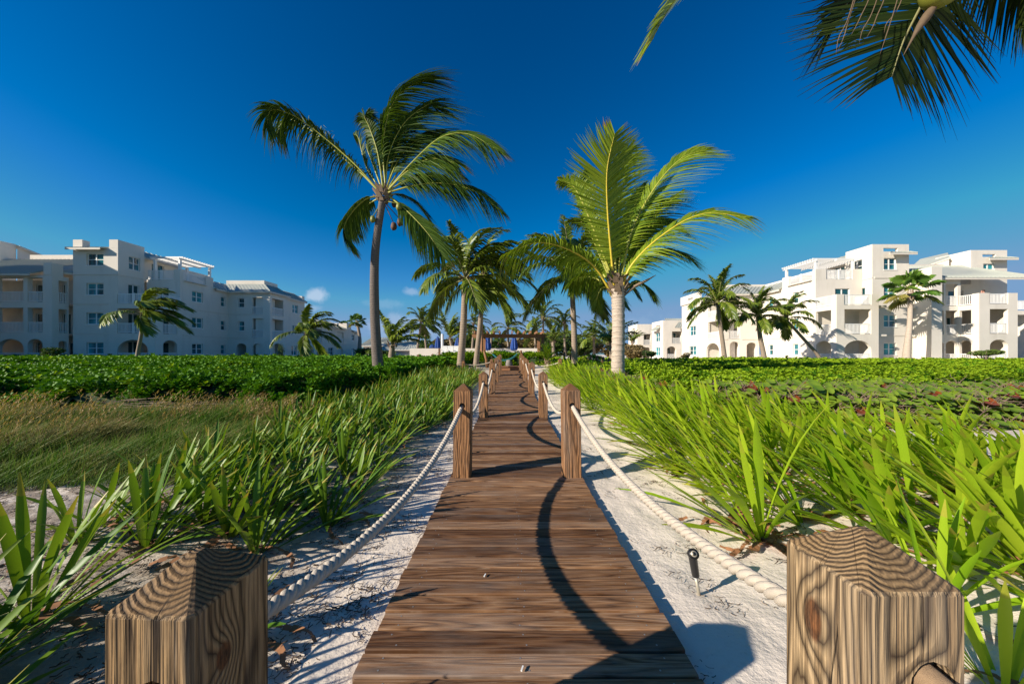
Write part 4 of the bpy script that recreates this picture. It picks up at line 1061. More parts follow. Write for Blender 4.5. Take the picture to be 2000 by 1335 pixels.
# fan palms
def fan_palm(px, py, cpx, cpy, Y, rad, label, seed, tr=.2):
    rr = random.Random(seed); r_ = rad/F*Y; root = empty('fan_palm', at(px, py, Y)); tag(root, label, 'palm tree', 'fan palms')
    top = at(cpx, cpy+rad*.25, Y); bot = at(px, py, Y); m_ = at((px+cpx)/2+3, (py+cpy)/2, Y)
    trunk_part([bot-Vector((0, 0, .3)), bot.lerp(m_, .5), m_, top], [tr*1.6, tr*1.15, tr*.9, tr*.8], M['trunkB'] if rad > 30 else M['trunkC'], root, 12)
    a, b = MB(), MB(); sk = MB()
    c = top
    for i in range(20):
        az = i*2.399; el = R(82-i*6.2+rr.uniform(-8, 8)); d = Vector((math.cos(az)*math.cos(el), math.sin(az)*math.cos(el), math.sin(el)))
        pe = c+d*r_*.55+Vector((0, 0, -.05*r_)); b.tube([c, c+d*r_*.25, pe], [.03, .02, .012], 5)
        T = d; s_ = d.cross(Vector((0, 0, 1))); s_ = s_.normalized() if s_.length > .1 else Vector((1, 0, 0)); fl = r_*.52; col = rr.random()
        nrm = s_.cross(T).normalized()
        for k in range(19):
            an = R(-110+k*220/18); dd = (T*math.cos(an)+s_*math.sin(an)).normalized(); l_ = fl*(1-.25*abs(an)/2)*rr.uniform(.9, 1.05)
            wv = (s_*math.cos(an)-T*math.sin(an))*fl*.065; q1 = pe+dd*l_*.55+nrm*(.01); q2 = pe+dd*l_-Vector((0, 0, .34*fl))
            a.add([pe, q1+wv, q2, q1-wv], [(0, 1, 2), (0, 2, 3)], 0, (min(1, max(0, col*.6+rr.random()*.3)), .5 if i < 17 else .95, .01))
    for i in range(16):
        az = i*2.399; o_ = Vector((math.cos(az), math.sin(az), 0)); p = c+o_*tr*.6-Vector((0, 0, rr.uniform(0, .35)))
        sk.bar(p, p+o_*.16-Vector((0, 0, rr.uniform(.3, .75))), .12, .02)
    cr = a.build('crown', M['fan'], root); b.build('leaf_stalk', M['rachis'], cr); sk.build('dead_skirt', M['boot'], root)
fan_palm(1770, 704, 1779, 553, 30.6, 46, 'fan palm with brown skirt standing against the right building tower', 5, .20)
fan_palm(702, 694, 697, 622, 62, 19, 'small far fan palm at the end of the left building', 6, .3)
fan_palm(648, 694, 672, 632, 75, 12, 'tiny fan palm top showing above the roof of the far left wing', 7, .3)

# ------------------------------------------------------------------ buildings
def wallpanel(mb, ax, c, a, b, z0, z1, holes=(), sgn=1, t=.25):
    if a > b: a, b = b, a
    if ax == 'x': P = lambda u, z, d: Vector((u, c+d, z))
    else: P = lambda u, z, d: Vector((c-sgn*d, u, z))
    loops = [[(a, z0), (b, z0), (b, z1), (a, z1)]]
    for h in holes:
        k, u0, u1, zb, zt = h[:5]
        if u0 > u1: u0, u1 = u1, u0
        zb = max(zb, z0+.02); 
        if k in 'aA':
            ry = min((u1-u0)*.36, zt-zb-.2); zs = zt-ry; m_ = (u0+u1)/2; r_ = (u1-u0)/2
            lp_ = [(u0, zb), (u1, zb)]+[(m_+r_*math.cos(q*math.pi/10), zs+ry*math.sin(q*math.pi/10)) for q in range(11)]
        else: lp_ = [(u0, zb), (u1, zb), (u1, zt), (u0, zt)]
        loops.append(lp_)
    tri = geometry.tessellate_polygon([[Vector((u, z, 0)) for u, z in L_] for L_ in loops])
    fl = [p for L_ in loops for p in L_]; n = len(fl)
    vs_ = [P(u, z, 0) for u, z in fl]+[P(u, z, t) for u, z in fl]
    fs_ = [tuple(q) for q in tri]+[tuple(i+n for i in reversed(q)) for q in tri]; o = 0
    for L_ in loops:
        m_ = len(L_)
        for i in range(m_): fs_.append((o+i, o+(i+1) % m_, n+o+(i+1) % m_, n+o+i))
        o += m_
    mb.add(vs_, fs_)

class Bldg:
    def __init__(s, name, loc, label, cat='building'):
        s.root = empty(name, loc); tag(s.root, label, cat); s.w = MB(); s.t = MB(); s.r = MB(); s.fl = MB()
    def P(s, ax, c, sgn):
        if ax == 'x': return lambda u, z, d: Vector((u, c+d, z))
        return lambda u, z, d: Vector((c-sgn*d, u, z))
    def bx(s, mb, ax, c, sgn, u0, u1, z0, z1, d0, d1):
        P = s.P(ax, c, sgn); A = P(u0, z0, d0); B = P(u1, z1, d1)
        mb.box(min(A.x, B.x), max(A.x, B.x), min(A.y, B.y), max(A.y, B.y), min(z0, z1), max(z0, z1))
    def wall(s, ax, c, a, b, z0, z1, holes=(), sgn=1, t=.25):
        wallpanel(s.w, ax, c, a, b, z0, z1, holes, sgn, t)
        for h in holes:
            k, u0, u1, zb, zt = h[:5]
            if u0 > u1: u0, u1 = u1, u0
            if k in 'ws': s.window(ax, c, sgn, u0, u1, zb, zt, k == 'w', .13)
            if k == 'd': s.window(ax, c, sgn, u0, u1, zb, zt, True, .10, door=True)
            if k in 'OA': s.loggia(ax, c, sgn, u0, u1, zb, zt, t)
            if k in 'OAoa' and len(h) > 5 and h[5]: s.rail(ax, c, sgn, u0, u1, zb if h[5] == 1 else h[5], .06)
    def window(s, ax, c, sgn, u0, u1, zb, zt, dbl, d, door=False):
        f = MB(); q = .055
        B = lambda a, b, e, g, d0=d, d1=d+.06: s.bx(f, ax, c, sgn, a, b, e, g, d0, d1)
        B(u0, u0+q, zb, zt); B(u1-q, u1, zb, zt); B(u0+q, u1-q, zb, zb+q); B(u0+q, u1-q, zt-q, zt)
        m_ = (u0+u1)/2
        if dbl: B(m_-.05, m_+.05, zb+q, zt-q, d-.01, d+.065)
        if not door:
            zm = (zb+zt)/2
            if dbl: B(u0+q, m_-.05, zm-.025, zm+.025); B(m_+.05, u1-q, zm-.025, zm+.025)
            else: B(u0+q, u1-q, zm-.03, zm+.03)
            s.bx(f, ax, c, sgn, u0-.04, u1+.04, zb-.07, zb-.002, -.05, d)      # sill
        o = f.build('sliding_door' if door else 'window', M['white'], s.root)
        g = MB(); s.bx(g, ax, c, sgn, u0+.01, u1-.01, zb+.01, zt-.01, d+.03, d+.045); g.build('pane', M['doorglass'] if door else M['glass'], o)
    def loggia(s, ax, c, sgn, u0, u1, zb, zt, t, dep=1.7):
        e = .12; a, b = u0-e, u1+e; z0, z1 = zb-.02, zt+.06; m = s.w
        P = s.P(ax, c, sgn); d0, d1 = t+.003, t+dep
        m.quad(P(a, z0, d1), P(b, z0, d1), P(b, z1, d1), P(a, z1, d1))
        m.quad(P(a, z0, d0), P(a, z0, d1), P(a, z1, d1), P(a, z1, d0)); m.quad(P(b, z0, d0), P(b, z0, d1), P(b, z1, d1), P(b, z1, d0))
        m.quad(P(a, z0, d0), P(b, z0, d0), P(b, z0, d1), P(a, z0, d1)); m.quad(P(a, z1, d0), P(b, z1, d0), P(b, z1, d1), P(a, z1, d1))
        w_ = (u1-u0); s.window(ax, c, sgn, u0+w_*.25, u1-w_*.08, z0+.02, min(zt-.15, z0+2.1), True, t+dep-.08, door=True)
    def rail(s, ax, c, sgn, u0, u1, zb, d=.06, h=.98, sp=.125):
        f = MB(); B = lambda a, b, e, g, q=.05: s.bx(f, ax, c, sgn, a, b, e, g, d, d+q)
        B(u0, u1, zb+h-.06, zb+h, .07); B(u0, u1, zb+.06, zb+.12)
        n = max(2, int((u1-u0)/sp))
        for i in range(n): x = u0+(i+.5)*(u1-u0)/n; s.bx(f, ax, c, sgn, x-.024, x+.024, zb+.12, zb+h-.06, d+.012, d+.042)
        if u1-u0 > 2.6: m_ = (u0+u1)/2; s.bx(f, ax, c, sgn, m_-.07, m_+.07, zb+.02, zb+h+.05, d-.02, d+.09)
        f.build('railing', M['white'], s.root)
    def string(s, ax, c, sgn, u0, u1, z):
        t = MB(); s.bx(t, ax, c, sgn, u0, u1, z-.06, z+.08, -.05, -.002); t.build('cornice', M['trim'], s.root)
    def roof(s, quad, ribs=True, sp=.42, th=.08):
        """quad: eaveA, eaveB, topB, topA"""
        a, b, c_, d = [Vector(q) for q in quad]; n = (b-a).cross(d-a).normalized()
        if n.z < 0: n = -n
        dn = n*th; r = MB()
        r.add([a, b, c_, d, a-dn, b-dn, c_-dn, d-dn], [(0, 1, 2, 3), (7, 6, 5, 4), (0, 4, 5, 1), (1, 5, 6, 2), (2, 6, 7, 3), (3, 7, 4, 0)])
        if ribs:
            k = max(2, int((b-a).length/sp))
            for i in range(k+1):
                t = i/k; p = a.lerp(b, t); q = d.lerp(c_, t)
                if (q-p).length > .2: r.bar(p+n*.02, q+n*.02, .04, .06, up=n)
        r.bar(a-dn*1.1-Vector((0, 0, .04)), b-dn*1.1-Vector((0, 0, .04)), .06, .15, 1); r.build('roof', [M['metal'], M['trim']], s.root)
    def box(s, *a): s.w.box(*a)
    def done(s):
        s.w.build('wall', M['stucco'], s.root, fixn=False)
        if s.t.v: s.t.build('cornice', M['trim'], s.root)
        if s.r.v: s.r.build('roof', M['metal'], s.root)
        return s.root
def pergola_part(B, x0, x1, y0, y1, z):
    p = MB(); n = int((y1-y0)/.28)
    for i in range(n+1): yy = y0+i*(y1-y0)/n; p.box(x0-.3, x1+.3, yy-.03, yy+.03, z, z+.14)
    for xx in (x0, (x0+x1)/2, x1): p.box(xx-.05, xx+.05, y0-.2, y1+.2, z-.16, z-.003)
    for xx in (x0+.15, x1-.15):
        for yy in (y0+.1, y1-.1): p.box(xx-.10, xx+.10, yy-.10, yy+.10, z-2.3, z-.163)
    p.build('roof_pergola', M['white'], B.root)

# ---- left building
B = Bldg('apartment_building', (-38, 36, 0), 'shaded cream apartment building with arches and balconies on the left')
F0, L1, L2, L3, TP = .15, 3.0, 5.9, 8.74, 12.1
def tri_win(k, a, b, lv=(0, 1, 2), zz=None): 
    base = {0: (1.06, 2.19), 1: (3.92, 5.05), 2: (6.76, 7.9), 3: (9.6, 10.78)}
    return [(k, a, b, base[i][0], base[i][1]) for i in lv]
TX0, TX1 = -42.15, -37.8
B.wall('x', 33, TX0, TX1, -.4, 11.3, tri_win('w', -40.85, -39.2, (0, 1, 2, 3)))
B.box(TX0, -41.25, 33, 33.6, 11.303, TP); B.box(-38.65, TX1, 33, 33.247, 11.303, TP)
B.roof([(-42.3, 32.5, 11.2), (-38.95, 32.5, 11.2), (-38.65, 35.3, 12.0), (-41.3, 35.3, 12.0)])
B.box(-42.1, TX1-.1, 35.0, 35.4, 11, 11.9)
B.wall('y', TX1, 33.25, 35.4, -.4, TP, [('w', 33.95, 35.0, 9.5, 10.8), ('d', 33.9, 34.9, 5.95, 8.0), ('d', 33.9, 34.9, 3.05, 5.1), ('d', 33.9, 34.9, .2, 2.3)], 1)
for z in (L1, L2, L3): B.string('x', 33, 1, TX0, -38.55 if z < 6 else TX1, z)
B.string('y', TX1, 1, 33, 35.4, L3)
# balcony bay in front of the tower side
bx0, bx1, by = -38.5, -34.05, 32.85
B.wall('x', by, bx0, bx1, -.4, L2, [('a', -37.7, -34.72, .18, 2.42, 1), ('o', -37.7, -34.72, 3.05, 5.45, 1)])
B.wall('y', bx1, by+.25, 35.6, -.4, L2, [('a', 33.6, 35.05, .18, 2.42, 1), ('o', 33.6, 35.05, 3.05, 5.45, 1)], 1)
for z in (L1-.15, L2-.2): B.w.box(bx0+.26, bx1-.26, by+.26, 35.55, z, z+.18)
B.box(bx0, -37.72, by, by+.5, L2+.002, 6.85); B.box(-34.7, bx1, by, by+.5, L2+.002, 6.85)
B.rail('x', by, 1, -37.7, -34.72, L2); B.rail('y', bx1, 1, by+.52, 35.55, L2)
# terrace storey
B.wall('x', 35.6, -37.79, -34.3, -.4, L3+.05, [('d', -36.9, -35.5, 5.95, 8.0), ('d', -36.9, -35.5, 3.05, 5.1), ('d', -36.9, -35.5, .2, 2.25)])
B.box(-34.95, -34.3, 35.6, 36.0, L3+.055, 9.85); B.rail('x', 35.6, 1, -37.7, -34.97, L3+.05)
B.w.box(-38.3, -34.57, 35.86, 39.3, L3-.2, L3)
B.wall('y', -38.3, 35.41, 39.3, L3, 11.2, [('d', 36.6, 37.9, 8.8, 10.8)], 1)
B.box(-42.1, -38.56, 35.41, 44, -.4, 11.1)
B.roof([(-37.8, 35.42, 11.15), (-37.8, 39.2, 11.05), (-39.4, 40.2, 12.1), (-39.4, 35.42, 12.1)])
pergola_part(B, -37.3, -34.4, 35.75, 39.5, 11.1)
# long side wall of the middle wing
B.wall('y', -34.3, 35.86, 41.7, -.4, L3-.005, tri_win('w', 36.95, 38.25)+tri_win('s', 40.65, 41.3), 1)
for z in (L1, L2): B.string('y', -34.3, 1, 35.9, 41.65, z)
B.box(-34.6, -34.3, 38.6, 39.6, L3, 9.85); B.rail('y', -34.3, 1, 36.02, 38.58, L3)
B.roof([(-33.9, 39.62, 8.66), (-33.9, 41.3, 8.66), (-36.2, 43.6, 9.97), (-36.2, 39.62, 9.97)])
# front of the middle wing
hl = [('A', -33.3, -32.1, .2, 2.35), ('A', -31.35, -30.05, .2, 2.35), ('s', -33.1, -32.35, 3.9, 5.05), ('s', -33.1, -32.35, 6.75, 7.88), ('O', -31.35, -30.05, 3.05, 5.4, 1), ('O', -31.35, -30.05, 5.88, 7.95, 1)]
B.wall('x', 41.7, -34.3, -29.2, -.4, 8.6, hl)
for z in (L1, L2): B.string('x', 41.7, 1, -34.2, -31.4, z)
sl_ = [('A', 42.1, 44.2, .2, 2.4), ('O', 42.1, 44.2, 3.05, 5.4, 1), ('O', 42.1, 44.2, 5.88, 7.95, 1)]
B.wall('y', -29.2, 41.95, 45.0, -.4, 8.6, sl_, 1)
B.wall('y', -29.75, 45.0, 49.7, -.4, 8.6, [('w', 46.9, 48.2, 6.75, 7.9), ('w', 46.9, 48.2, 3.9, 5.05), ('w', 46.7, 47.9, .9, 2.2)], 1)
B.box(-29.74, -29.46, 44.9, 45.0, -.4, 8.6)
B.roof([(-33.9, 41.25, 8.66), (-28.85, 41.25, 8.66), (-31.2, 43.5, 9.97), (-36.2, 43.5, 9.97)])
B.roof([(-28.85, 41.25, 8.66), (-28.85, 45.2, 8.66), (-31.2, 46, 9.97), (-31.2, 43.5, 9.97)])
B.roof([(-29.4, 45.21, 8.6), (-29.4, 49.8, 8.6), (-31.2, 49.4, 9.8), (-31.2, 45.6, 9.8)])
B.box(-36.1, -31.25, 43.6, 46.1, 8, 10.45); B.box(-36.1, -31.3, 46.1, 49.5, 8, 9.8); B.box(-30.4, -29.76, 49.1, 49.69, 8.6, 9.4)
B.box(-36, -30.02, 49.2, 49.7, -.4, 8.5)
# two-storey end wing
B.wall('y', -30.5, 49.72, 69.2, -.4, 5.7, [('A', 51.3, 53.3, .2, 2.35), ('A', 54.3, 56.7, .2, 2.35), ('w', 57.7, 59.2, .9, 2.2), ('A', 60.9, 62.8, .2, 2.35), ('s', 66.2, 67.4, .6, 2.2),
    ('O', 52.2, 55.6, 2.95, 5.1, 1), ('O', 60.5, 63.0, 2.95, 5.0, 1), ('s', 66.2, 67.4, 3.7, 4.9), ('s', 57.8, 59.0, 3.6, 4.8)], 1)
B.string('y', -30.5, 1, 49.8, 69, 2.9)
B.box(-36, -30.76, 57.2, 69.2, -.4, 5.6); B.w.box(-34, -30.5, 64.2, 66, 5.703, 6.9); B.w.box(-32.5, -30.5, 56.6, 57.4, 5.703, 6.35); B.w.box(-31.6, -30.5, 60.5, 61.2, 5.703, 6.5)
B.roof([(-30.1, 49.9, 5.75), (-30.1, 63.8, 5.75), (-33.5, 63.8, 7.1), (-33.5, 49.9, 6.9)]); B.roof([(-30.1, 66.2, 5.6), (-30.1, 69.6, 5.2), (-33, 69.6, 6.1), (-33, 66.2, 6.6)])
# left balcony bay, roof and the tower beyond
ax0 = -56
hA = [('a', -47.7, -45.2, .2, 2.45, 1), ('a', -44.85, -43.45, .2, 2.45, 1), ('o', -47.7, -45.25, 3.05, 5.35, 1), ('o', -44.85, -43.45, 3.05, 5.35, 1), ('o', -47.7, -45.25, 5.9, 8.15, 1), ('o', -44.85, -43.45, 5.9, 8.15, 1),
      ('a', -51, -48.2, .2, 2.45), ('o', -51, -48.2, 3.05, 5.35), ('o', -51, -48.2, 5.9, 8.15)]
B.wall('x', 31.8, ax0, -42.55, -.4, 8.4, hA, 1, .35)
B.wall('y', -42.55, 32.15, 33.0, -.4, 8.4, [('a', 32.25, 32.9, .2, 2.3, 1), ('o', 32.25, 32.9, 3.05, 5.3, 1), ('o', 32.25, 32.9, 5.9, 8.0, 1)], 1)
B.box(-43.3, -42.56, 31.75, 32.6, 8.403, 9.55)
B.wall('x', 34.2, ax0, -42.16, -.4, 8.4, [('d', -47.4, -45.9, .2, 2.2), ('d', -44.7, -43.6, .2, 2.2), ('d', -47.4, -46.2, 3.05, 5.1), ('d', -44.8, -43.9, 3.05, 5.1), ('d', -47.4, -46.2, 5.95, 8.0), ('d', -44.8, -44.2, 5.95, 8.0)])
for z in (L1-.15, L2-.15): B.w.box(ax0, -42.8, 32.2, 34.15, z, z+.17)
B.roof([(ax0, 31.2, 8.42), (-43.9, 31.2, 8.42), (-43.6, 37, 11.3), (ax0, 37, 11.3)])
B.roof([(-43.4, 31.9, 8.9), (-42.2, 33.0, 8.9), (-42.2, 36.9, 11.2), (-43.6, 37, 11.25)])
B.box(-52, -42.2, 37.05, 37.5, 8, 11.8)
B.box(-60, -54, 36.2, 37.4, 8, 13.05); B.roof([(-53.6, 37.42, 12.9), (-52.2, 41, 11.4), (-56, 41, 12.7), (-58, 37.42, 14.0)], ribs=False)
B.box(-58, -48.4, 20, 29.9, -.4, 14.2)
B.w.quad((-53.9, 37.42, 12.85), (-52.5, 41, 11.35), (-52.5, 41, 8), (-53.9, 37.42, 8)); B.w.box(-34.3, -34.04, 36.0, 38.6, L3+.002, L3+.07)
LBROOT = B.done()

# ---- right building
B = Bldg('apartment_building', (36, 36, 0), 'sunlit cream apartment building with arches, balconies and teal windows on the right')
F0, L1, L2, L3, TP = .05, 2.9, 5.72, 8.64, 11.97
def tri2(k, a, b, lv=(0, 1, 2)):
    base = {0: (.95, 2.15), 1: (3.75, 4.95), 2: (6.6, 7.8), 3: (9.45, 10.6)}
    return [(k, a, b, base[i][0], base[i][1]) for i in lv]
B.wall('x', 34, 36.2, 39.85, -.4, TP, tri2('w', 37.35, 38.6, (0, 1, 2, 3))+[('o', 37.3, 38.75, 11.25, 11.6)])
B.roof([(37.2, 33.3, 10.95), (39.9, 33.3, 10.95), (39.9, 33.98, 11.25), (38.2, 33.98, 11.25)])
for z in (L1, L2, L3): B.string('x', 34, 1, 36.4, 39.8, z)
B.wall('y', 36.2, 34.25, 36.7, -.4, TP, [('w', 35.0, 36.25, 9.5, 10.75), ('d', 34.7, 35.9, 5.78, 7.8), ('d', 34.7, 35.9, 2.95, 5.0), ('d', 34.7, 35.9, .1, 2.15)], -1)
B.string('y', 36.2, -1, 34, 36.7, L3); B.box(36.5, 39.8, 36.4, 36.7, 8, TP-.02)
# bay
bx0, bx1, by = 31.1, 35.1, 32.4
B.wall('x', by, bx0, bx1, -.4, L2, [('a', 31.85, 34.4, .1, 2.35, 1), ('o', 31.85, 34.4, 2.95, 5.3, 1)])
B.wall('y', bx0, by+.25, 34.9, -.4, L2, [('a', 32.95, 34.6, .1, 2.35, 1), ('o', 32.95, 34.6, 2.95, 5.3, 1)], -1)
for z in (L1-.15, L2-.2): B.w.box(bx0+.26, 36.15, by+.26, 34.85, z, z+.18)
B.box(bx0, 31.83, by, by+.5, L2+.002, 6.72); B.box(34.42, bx1, by, 34.0, L2+.002, 6.72)
B.box(34.85, bx1-.002, by+.26, 33.98, -.4, L2-.22)
B.rail('x', by, 1, 31.85, 34.4, L2); B.rail('y', bx0, -1, by+.52, 34.85, L2)
# terrace storey
B.wall('x', 34.95, 31.4, 36.19, -.4, L3+.05, [('d', 33.4, 34.9, 5.78, 7.75), ('d', 33.0, 34.3, 2.95, 5.0), ('d', 33.0, 34.3, .1, 2.15)])
B.box(31.4, 32.5, 34.95, 35.3, L3+.055, 9.75); B.rail('x', 34.95, 1, 32.52, 35.2, L3+.05)
B.box(35.2, 36.15, 34.96, 35.3, L3+.055, 9.75)
B.w.box(31.67, 36.6, 35.2, 39.2, L3-.2, L3)
B.wall('y', 36.6, 36.72, 39.2, L3, 11.0, [('d', 37.2, 38.4, 8.7, 10.7)], -1)
B.box(36.87, 40, 36.72, 44, -.4, 10.9)
B.roof([(36.1, 36.72, 11.0), (36.1, 40.2, 10.8), (38.5, 41.2, 12.3), (38.5, 36.72, 12.3)])
pergola_part(B, 31.5, 35.6, 35.1, 39.0, 10.75)
# long side wall
B.wall('y', 31.4, 35.2, 42.5, -.4, L3-.005, tri2('s', 37.05, 37.75)+tri2('s', 40.6, 41.3), -1)
for z in (L1, L2): B.string('y', 31.4, -1, 35.3, 42.4, z)
B.box(31.4, 31.7, 38.3, 39.2, L3, 9.75); B.rail('y', 31.4, -1, 35.35, 38.28, L3)
B.roof([(31.0, 39.22, 8.5), (31.0, 42.1, 8.5), (33.6, 44.6, 9.9), (33.6, 39.22, 9.9)]); B.box(33.65, 36.5, 39.25, 45, 8, 10.15)
B.box(33.6, 36.5, 39.2, 44.5, 8, 9.3)
hr = [('A', 27.5, 28.7, .1, 2.6), ('A', 29.6, 30.9, .1, 2.5), ('O', 27.4, 28.8, 2.95, 5.3, 1), ('O', 27.4, 28.8, 5.75, 7.9, 1)]
B.wall('x', 42.5, 26.6, 31.15, -.4, 8.45, hr)
B.string('x', 42.5, 1, 26.7, 27.2, L1); B.string('x', 42.5, 1, 29.0, 31.1, L1); B.string('x', 42.5, 1, 29.0, 31.1, L2)
B.wall('y', 26.6, 42.75, 52.5, -.4, 8.45, [('A', 43.2, 46.0, .1, 2.5), ('O', 43.4, 45.6, 2.95, 5.3, 1), ('O', 43.4, 45.6, 5.75, 7.9, 1), ('w', 48.5, 50.4, .95, 2.2), ('w', 48.6, 50.3, 3.75, 5.1), ('w', 48.6, 50.3, 6.6, 7.8)], -1)
B.wall('y', 26.4, 47.2, 52.5, 8.453, 9.7, [('o', 49.0, 50.4, 8.9, 9.2)], -1); B.box(26.66, 33, 52.2, 52.5, -.4, 9.68)
B.roof([(26.3, 42.1, 8.5), (31.0, 42.1, 8.5), (33.6, 44.6, 9.85), (28.6, 44.6, 9.85)]); B.roof([(26.3, 42.1, 8.5), (26.3, 47.2, 8.5), (28.6, 47.2, 9.85), (28.6, 44.6, 9.85)])
B.box(28.65, 36.5, 44.7, 47.1, 8, 10.15)
B_ = B
B = Bldg('apartment_building', (28, 60, 0), 'small two-storey white building just beyond the end of the right apartment building')
# stepped two-storey end
B.wall('x', 59, 26.9, 31.5, -.4, 6.9, [('A', 27.3, 28.9, .1, 2.4, 1), ('O', 28.2, 29.9, 2.9, 5.0, 1)])
B.wall('y', 26.65, 59.0, 63.6, -.4, 6.9, [('w', 60.2, 62.1, .8, 2.3), ('w', 60.2, 62.1, 3.3, 4.9), ('o', 60.2, 62.0, 5.9, 6.2)], -1)
B2 = Bldg('apartment_building', (26, 68, 0), 'farthest and smallest two-storey white building on the right, next to the ringed palm trunk'); B1 = B; B = B2
B.wall('x', 66.4, 25.2, 29.0, -.4, 6.9, [('A', 26.3, 27.5, .1, 2.4), ('O', 26.2, 27.6, 2.9, 5.0, 1)])
B.wall('y', 24.95, 66.4, 71.2, -.4, 6.9, [('w', 67.6, 69.2, .8, 2.3), ('w', 67.6, 69.2, 3.3, 4.9), ('o', 67.6, 69.2, 5.9, 6.2)], -1)
B1.string('y', 26.65, -1, 59, 63.6, 2.8); B.string('y', 24.95, -1, 66.4, 71.2, 2.8)
B1.roof([(25.9, 60.0, 5.3), (25.9, 62.3, 5.3), (26.62, 62.3, 5.9), (26.62, 60.0, 5.9)]); B.roof([(24.2, 67.3, 5.3), (24.2, 69.5, 5.3), (24.93, 69.5, 5.9), (24.93, 67.3, 5.9)])
B1.box(26.92, 31.4, 61, 63.5, -.4, 6.85); B.box(25.25, 29, 68.3, 71.1, -.4, 6.85)
B1.roof([(28.3, 58.2, 5.6), (31.4, 58.2, 5.6), (31.4, 59, 6.6), (29.4, 59, 6.6)]); B1.roof([(27.6, 60, 6.95), (32, 60, 6.95), (32, 62.5, 7.6), (28.5, 62.5, 7.6)])
B.box(26.95, 33, 52.52, 58.98, -.4, 2.7) if False else None
B1.done(); B2.done(); B = B_
# section right of the tower
B.box(40.25, 41.25, 32.5, 34.0, -.4, 9.35)
B.wall('x', 33.9, 39.86, 40.24, -.4, 9.0) if False else None
B.wall('x', 34.02, 39.87, 41.2, -.4, 2.6, []) if False else None
B.wall('x', 33.4, 41.26, 44.2, -.4, 8.3, [('a', 41.4, 42.55, .1, 2.35, 1), ('a', 42.75, 43.9, .1, 2.35, 1), ('o', 41.4, 42.55, 2.95, 5.3, 1), ('o', 42.75, 43.9, 2.95, 5.3, 1), ('o', 41.4, 42.55, 5.75, 7.9, 1), ('o', 42.75, 43.9, 5.75, 7.9, 1)])
B.wall('x', 35.9, 39.86, 52.4, -.4, 8.4, [('d', 41.6, 42.8, .1, 2.15), ('d', 41.6, 42.8, 2.95, 5.0), ('d', 41.6, 42.8, 5.78, 7.6), ('d', 46.2, 47.8, 5.78, 7.7), ('d', 45.6, 46.6, 2.95, 4.9)])
B.wall('x', 34.0, 38.3+1.56, 40.24, -.4, 8.3, [])
for z in (L1-.15, L2-.15): B.w.box(40.0, 43.9, 33.66, 35.85, z, z+.17)
hx0, hx1, hy = 43.95, 47.55, 31.9
B.wall('x', hy, hx0, hx1, -.4, L2, [('a', 44.95, 46.65, .1, 2.4, 1), ('o', 44.95, 46.65, 2.95, 5.25, 1)], 1, .3)
B.wall('y', hx0, hy+.3, 33.39, -.4, L2, [('a', 32.45, 33.3, .1, 2.35, 1), ('o', 32.45, 33.3, 2.95, 5.25, 1)], -1)
B.w.box(hx0, 44.93, hy, hy+.5, L2+.002, 6.75); B.w.box(46.67, hx1, hy, hy+.5, L2+.002, 6.75)
B.rail('x', hy, 1, 44.95, 46.65, L2); B.rail('y', hx0, -1, hy+.52, 33.38, L2)
for z in (L1-.15, L2-.2): B.w.box(hx0+.26, hx1-.02, hy+.32, 35.8, z, z+.18)
B.box(47.2, hx1-.01, hy+.31, 35.8, -.4, L2-.25)
B.wall('x', 35.9, 48.6, 52.4, 8.403, TP, [('w', 49.9, 51.1, 9.4, 10.55), ('o', 49.8, 51.2, 11.25, 11.55)]); B.roof([(49.6, 35.2, 10.95), (52.6, 35.2, 10.95), (52.6, 35.88, 11.25), (50.5, 35.88, 11.25)])
B.wall('y', 48.6, 36.15, 38.9, 8, TP, [], -1); B.box(48.9, 52.3, 38.6, 38.9, 8, TP-.02)
B.roof([(40.9, 32.9, 8.42), (51.9, 32.9, 8.42), (48.4, 36.6, 10.5), (40.4, 37.6, 10.7)]); B.roof([(48.0, 37.2, 11.6), (48.2, 41.5, 11.0), (50, 41.5, 12.6), (50, 38.9, 12.6)], ribs=False)
B.box(40.4, 48.4, 37.7, 38.2, 8, 10.95)
B.rail('x', 34.6, 1, 51.3, 54.5, 5.5); B.w.box(51.2, 56, 34.6, 38, 5.05, 5.45); B.w.box(53.5, 56, 34.8, 38, -.4, 5.04)
B.w.quad((48.1, 37.3, 11.55), (48.3, 41.4, 10.95), (48.3, 41.4, 8), (48.1, 37.3, 8)); B.w.box(31.14, 31.4, 35.31, 38.28, L3+.002, L3+.07)
RBROOT = B.done()

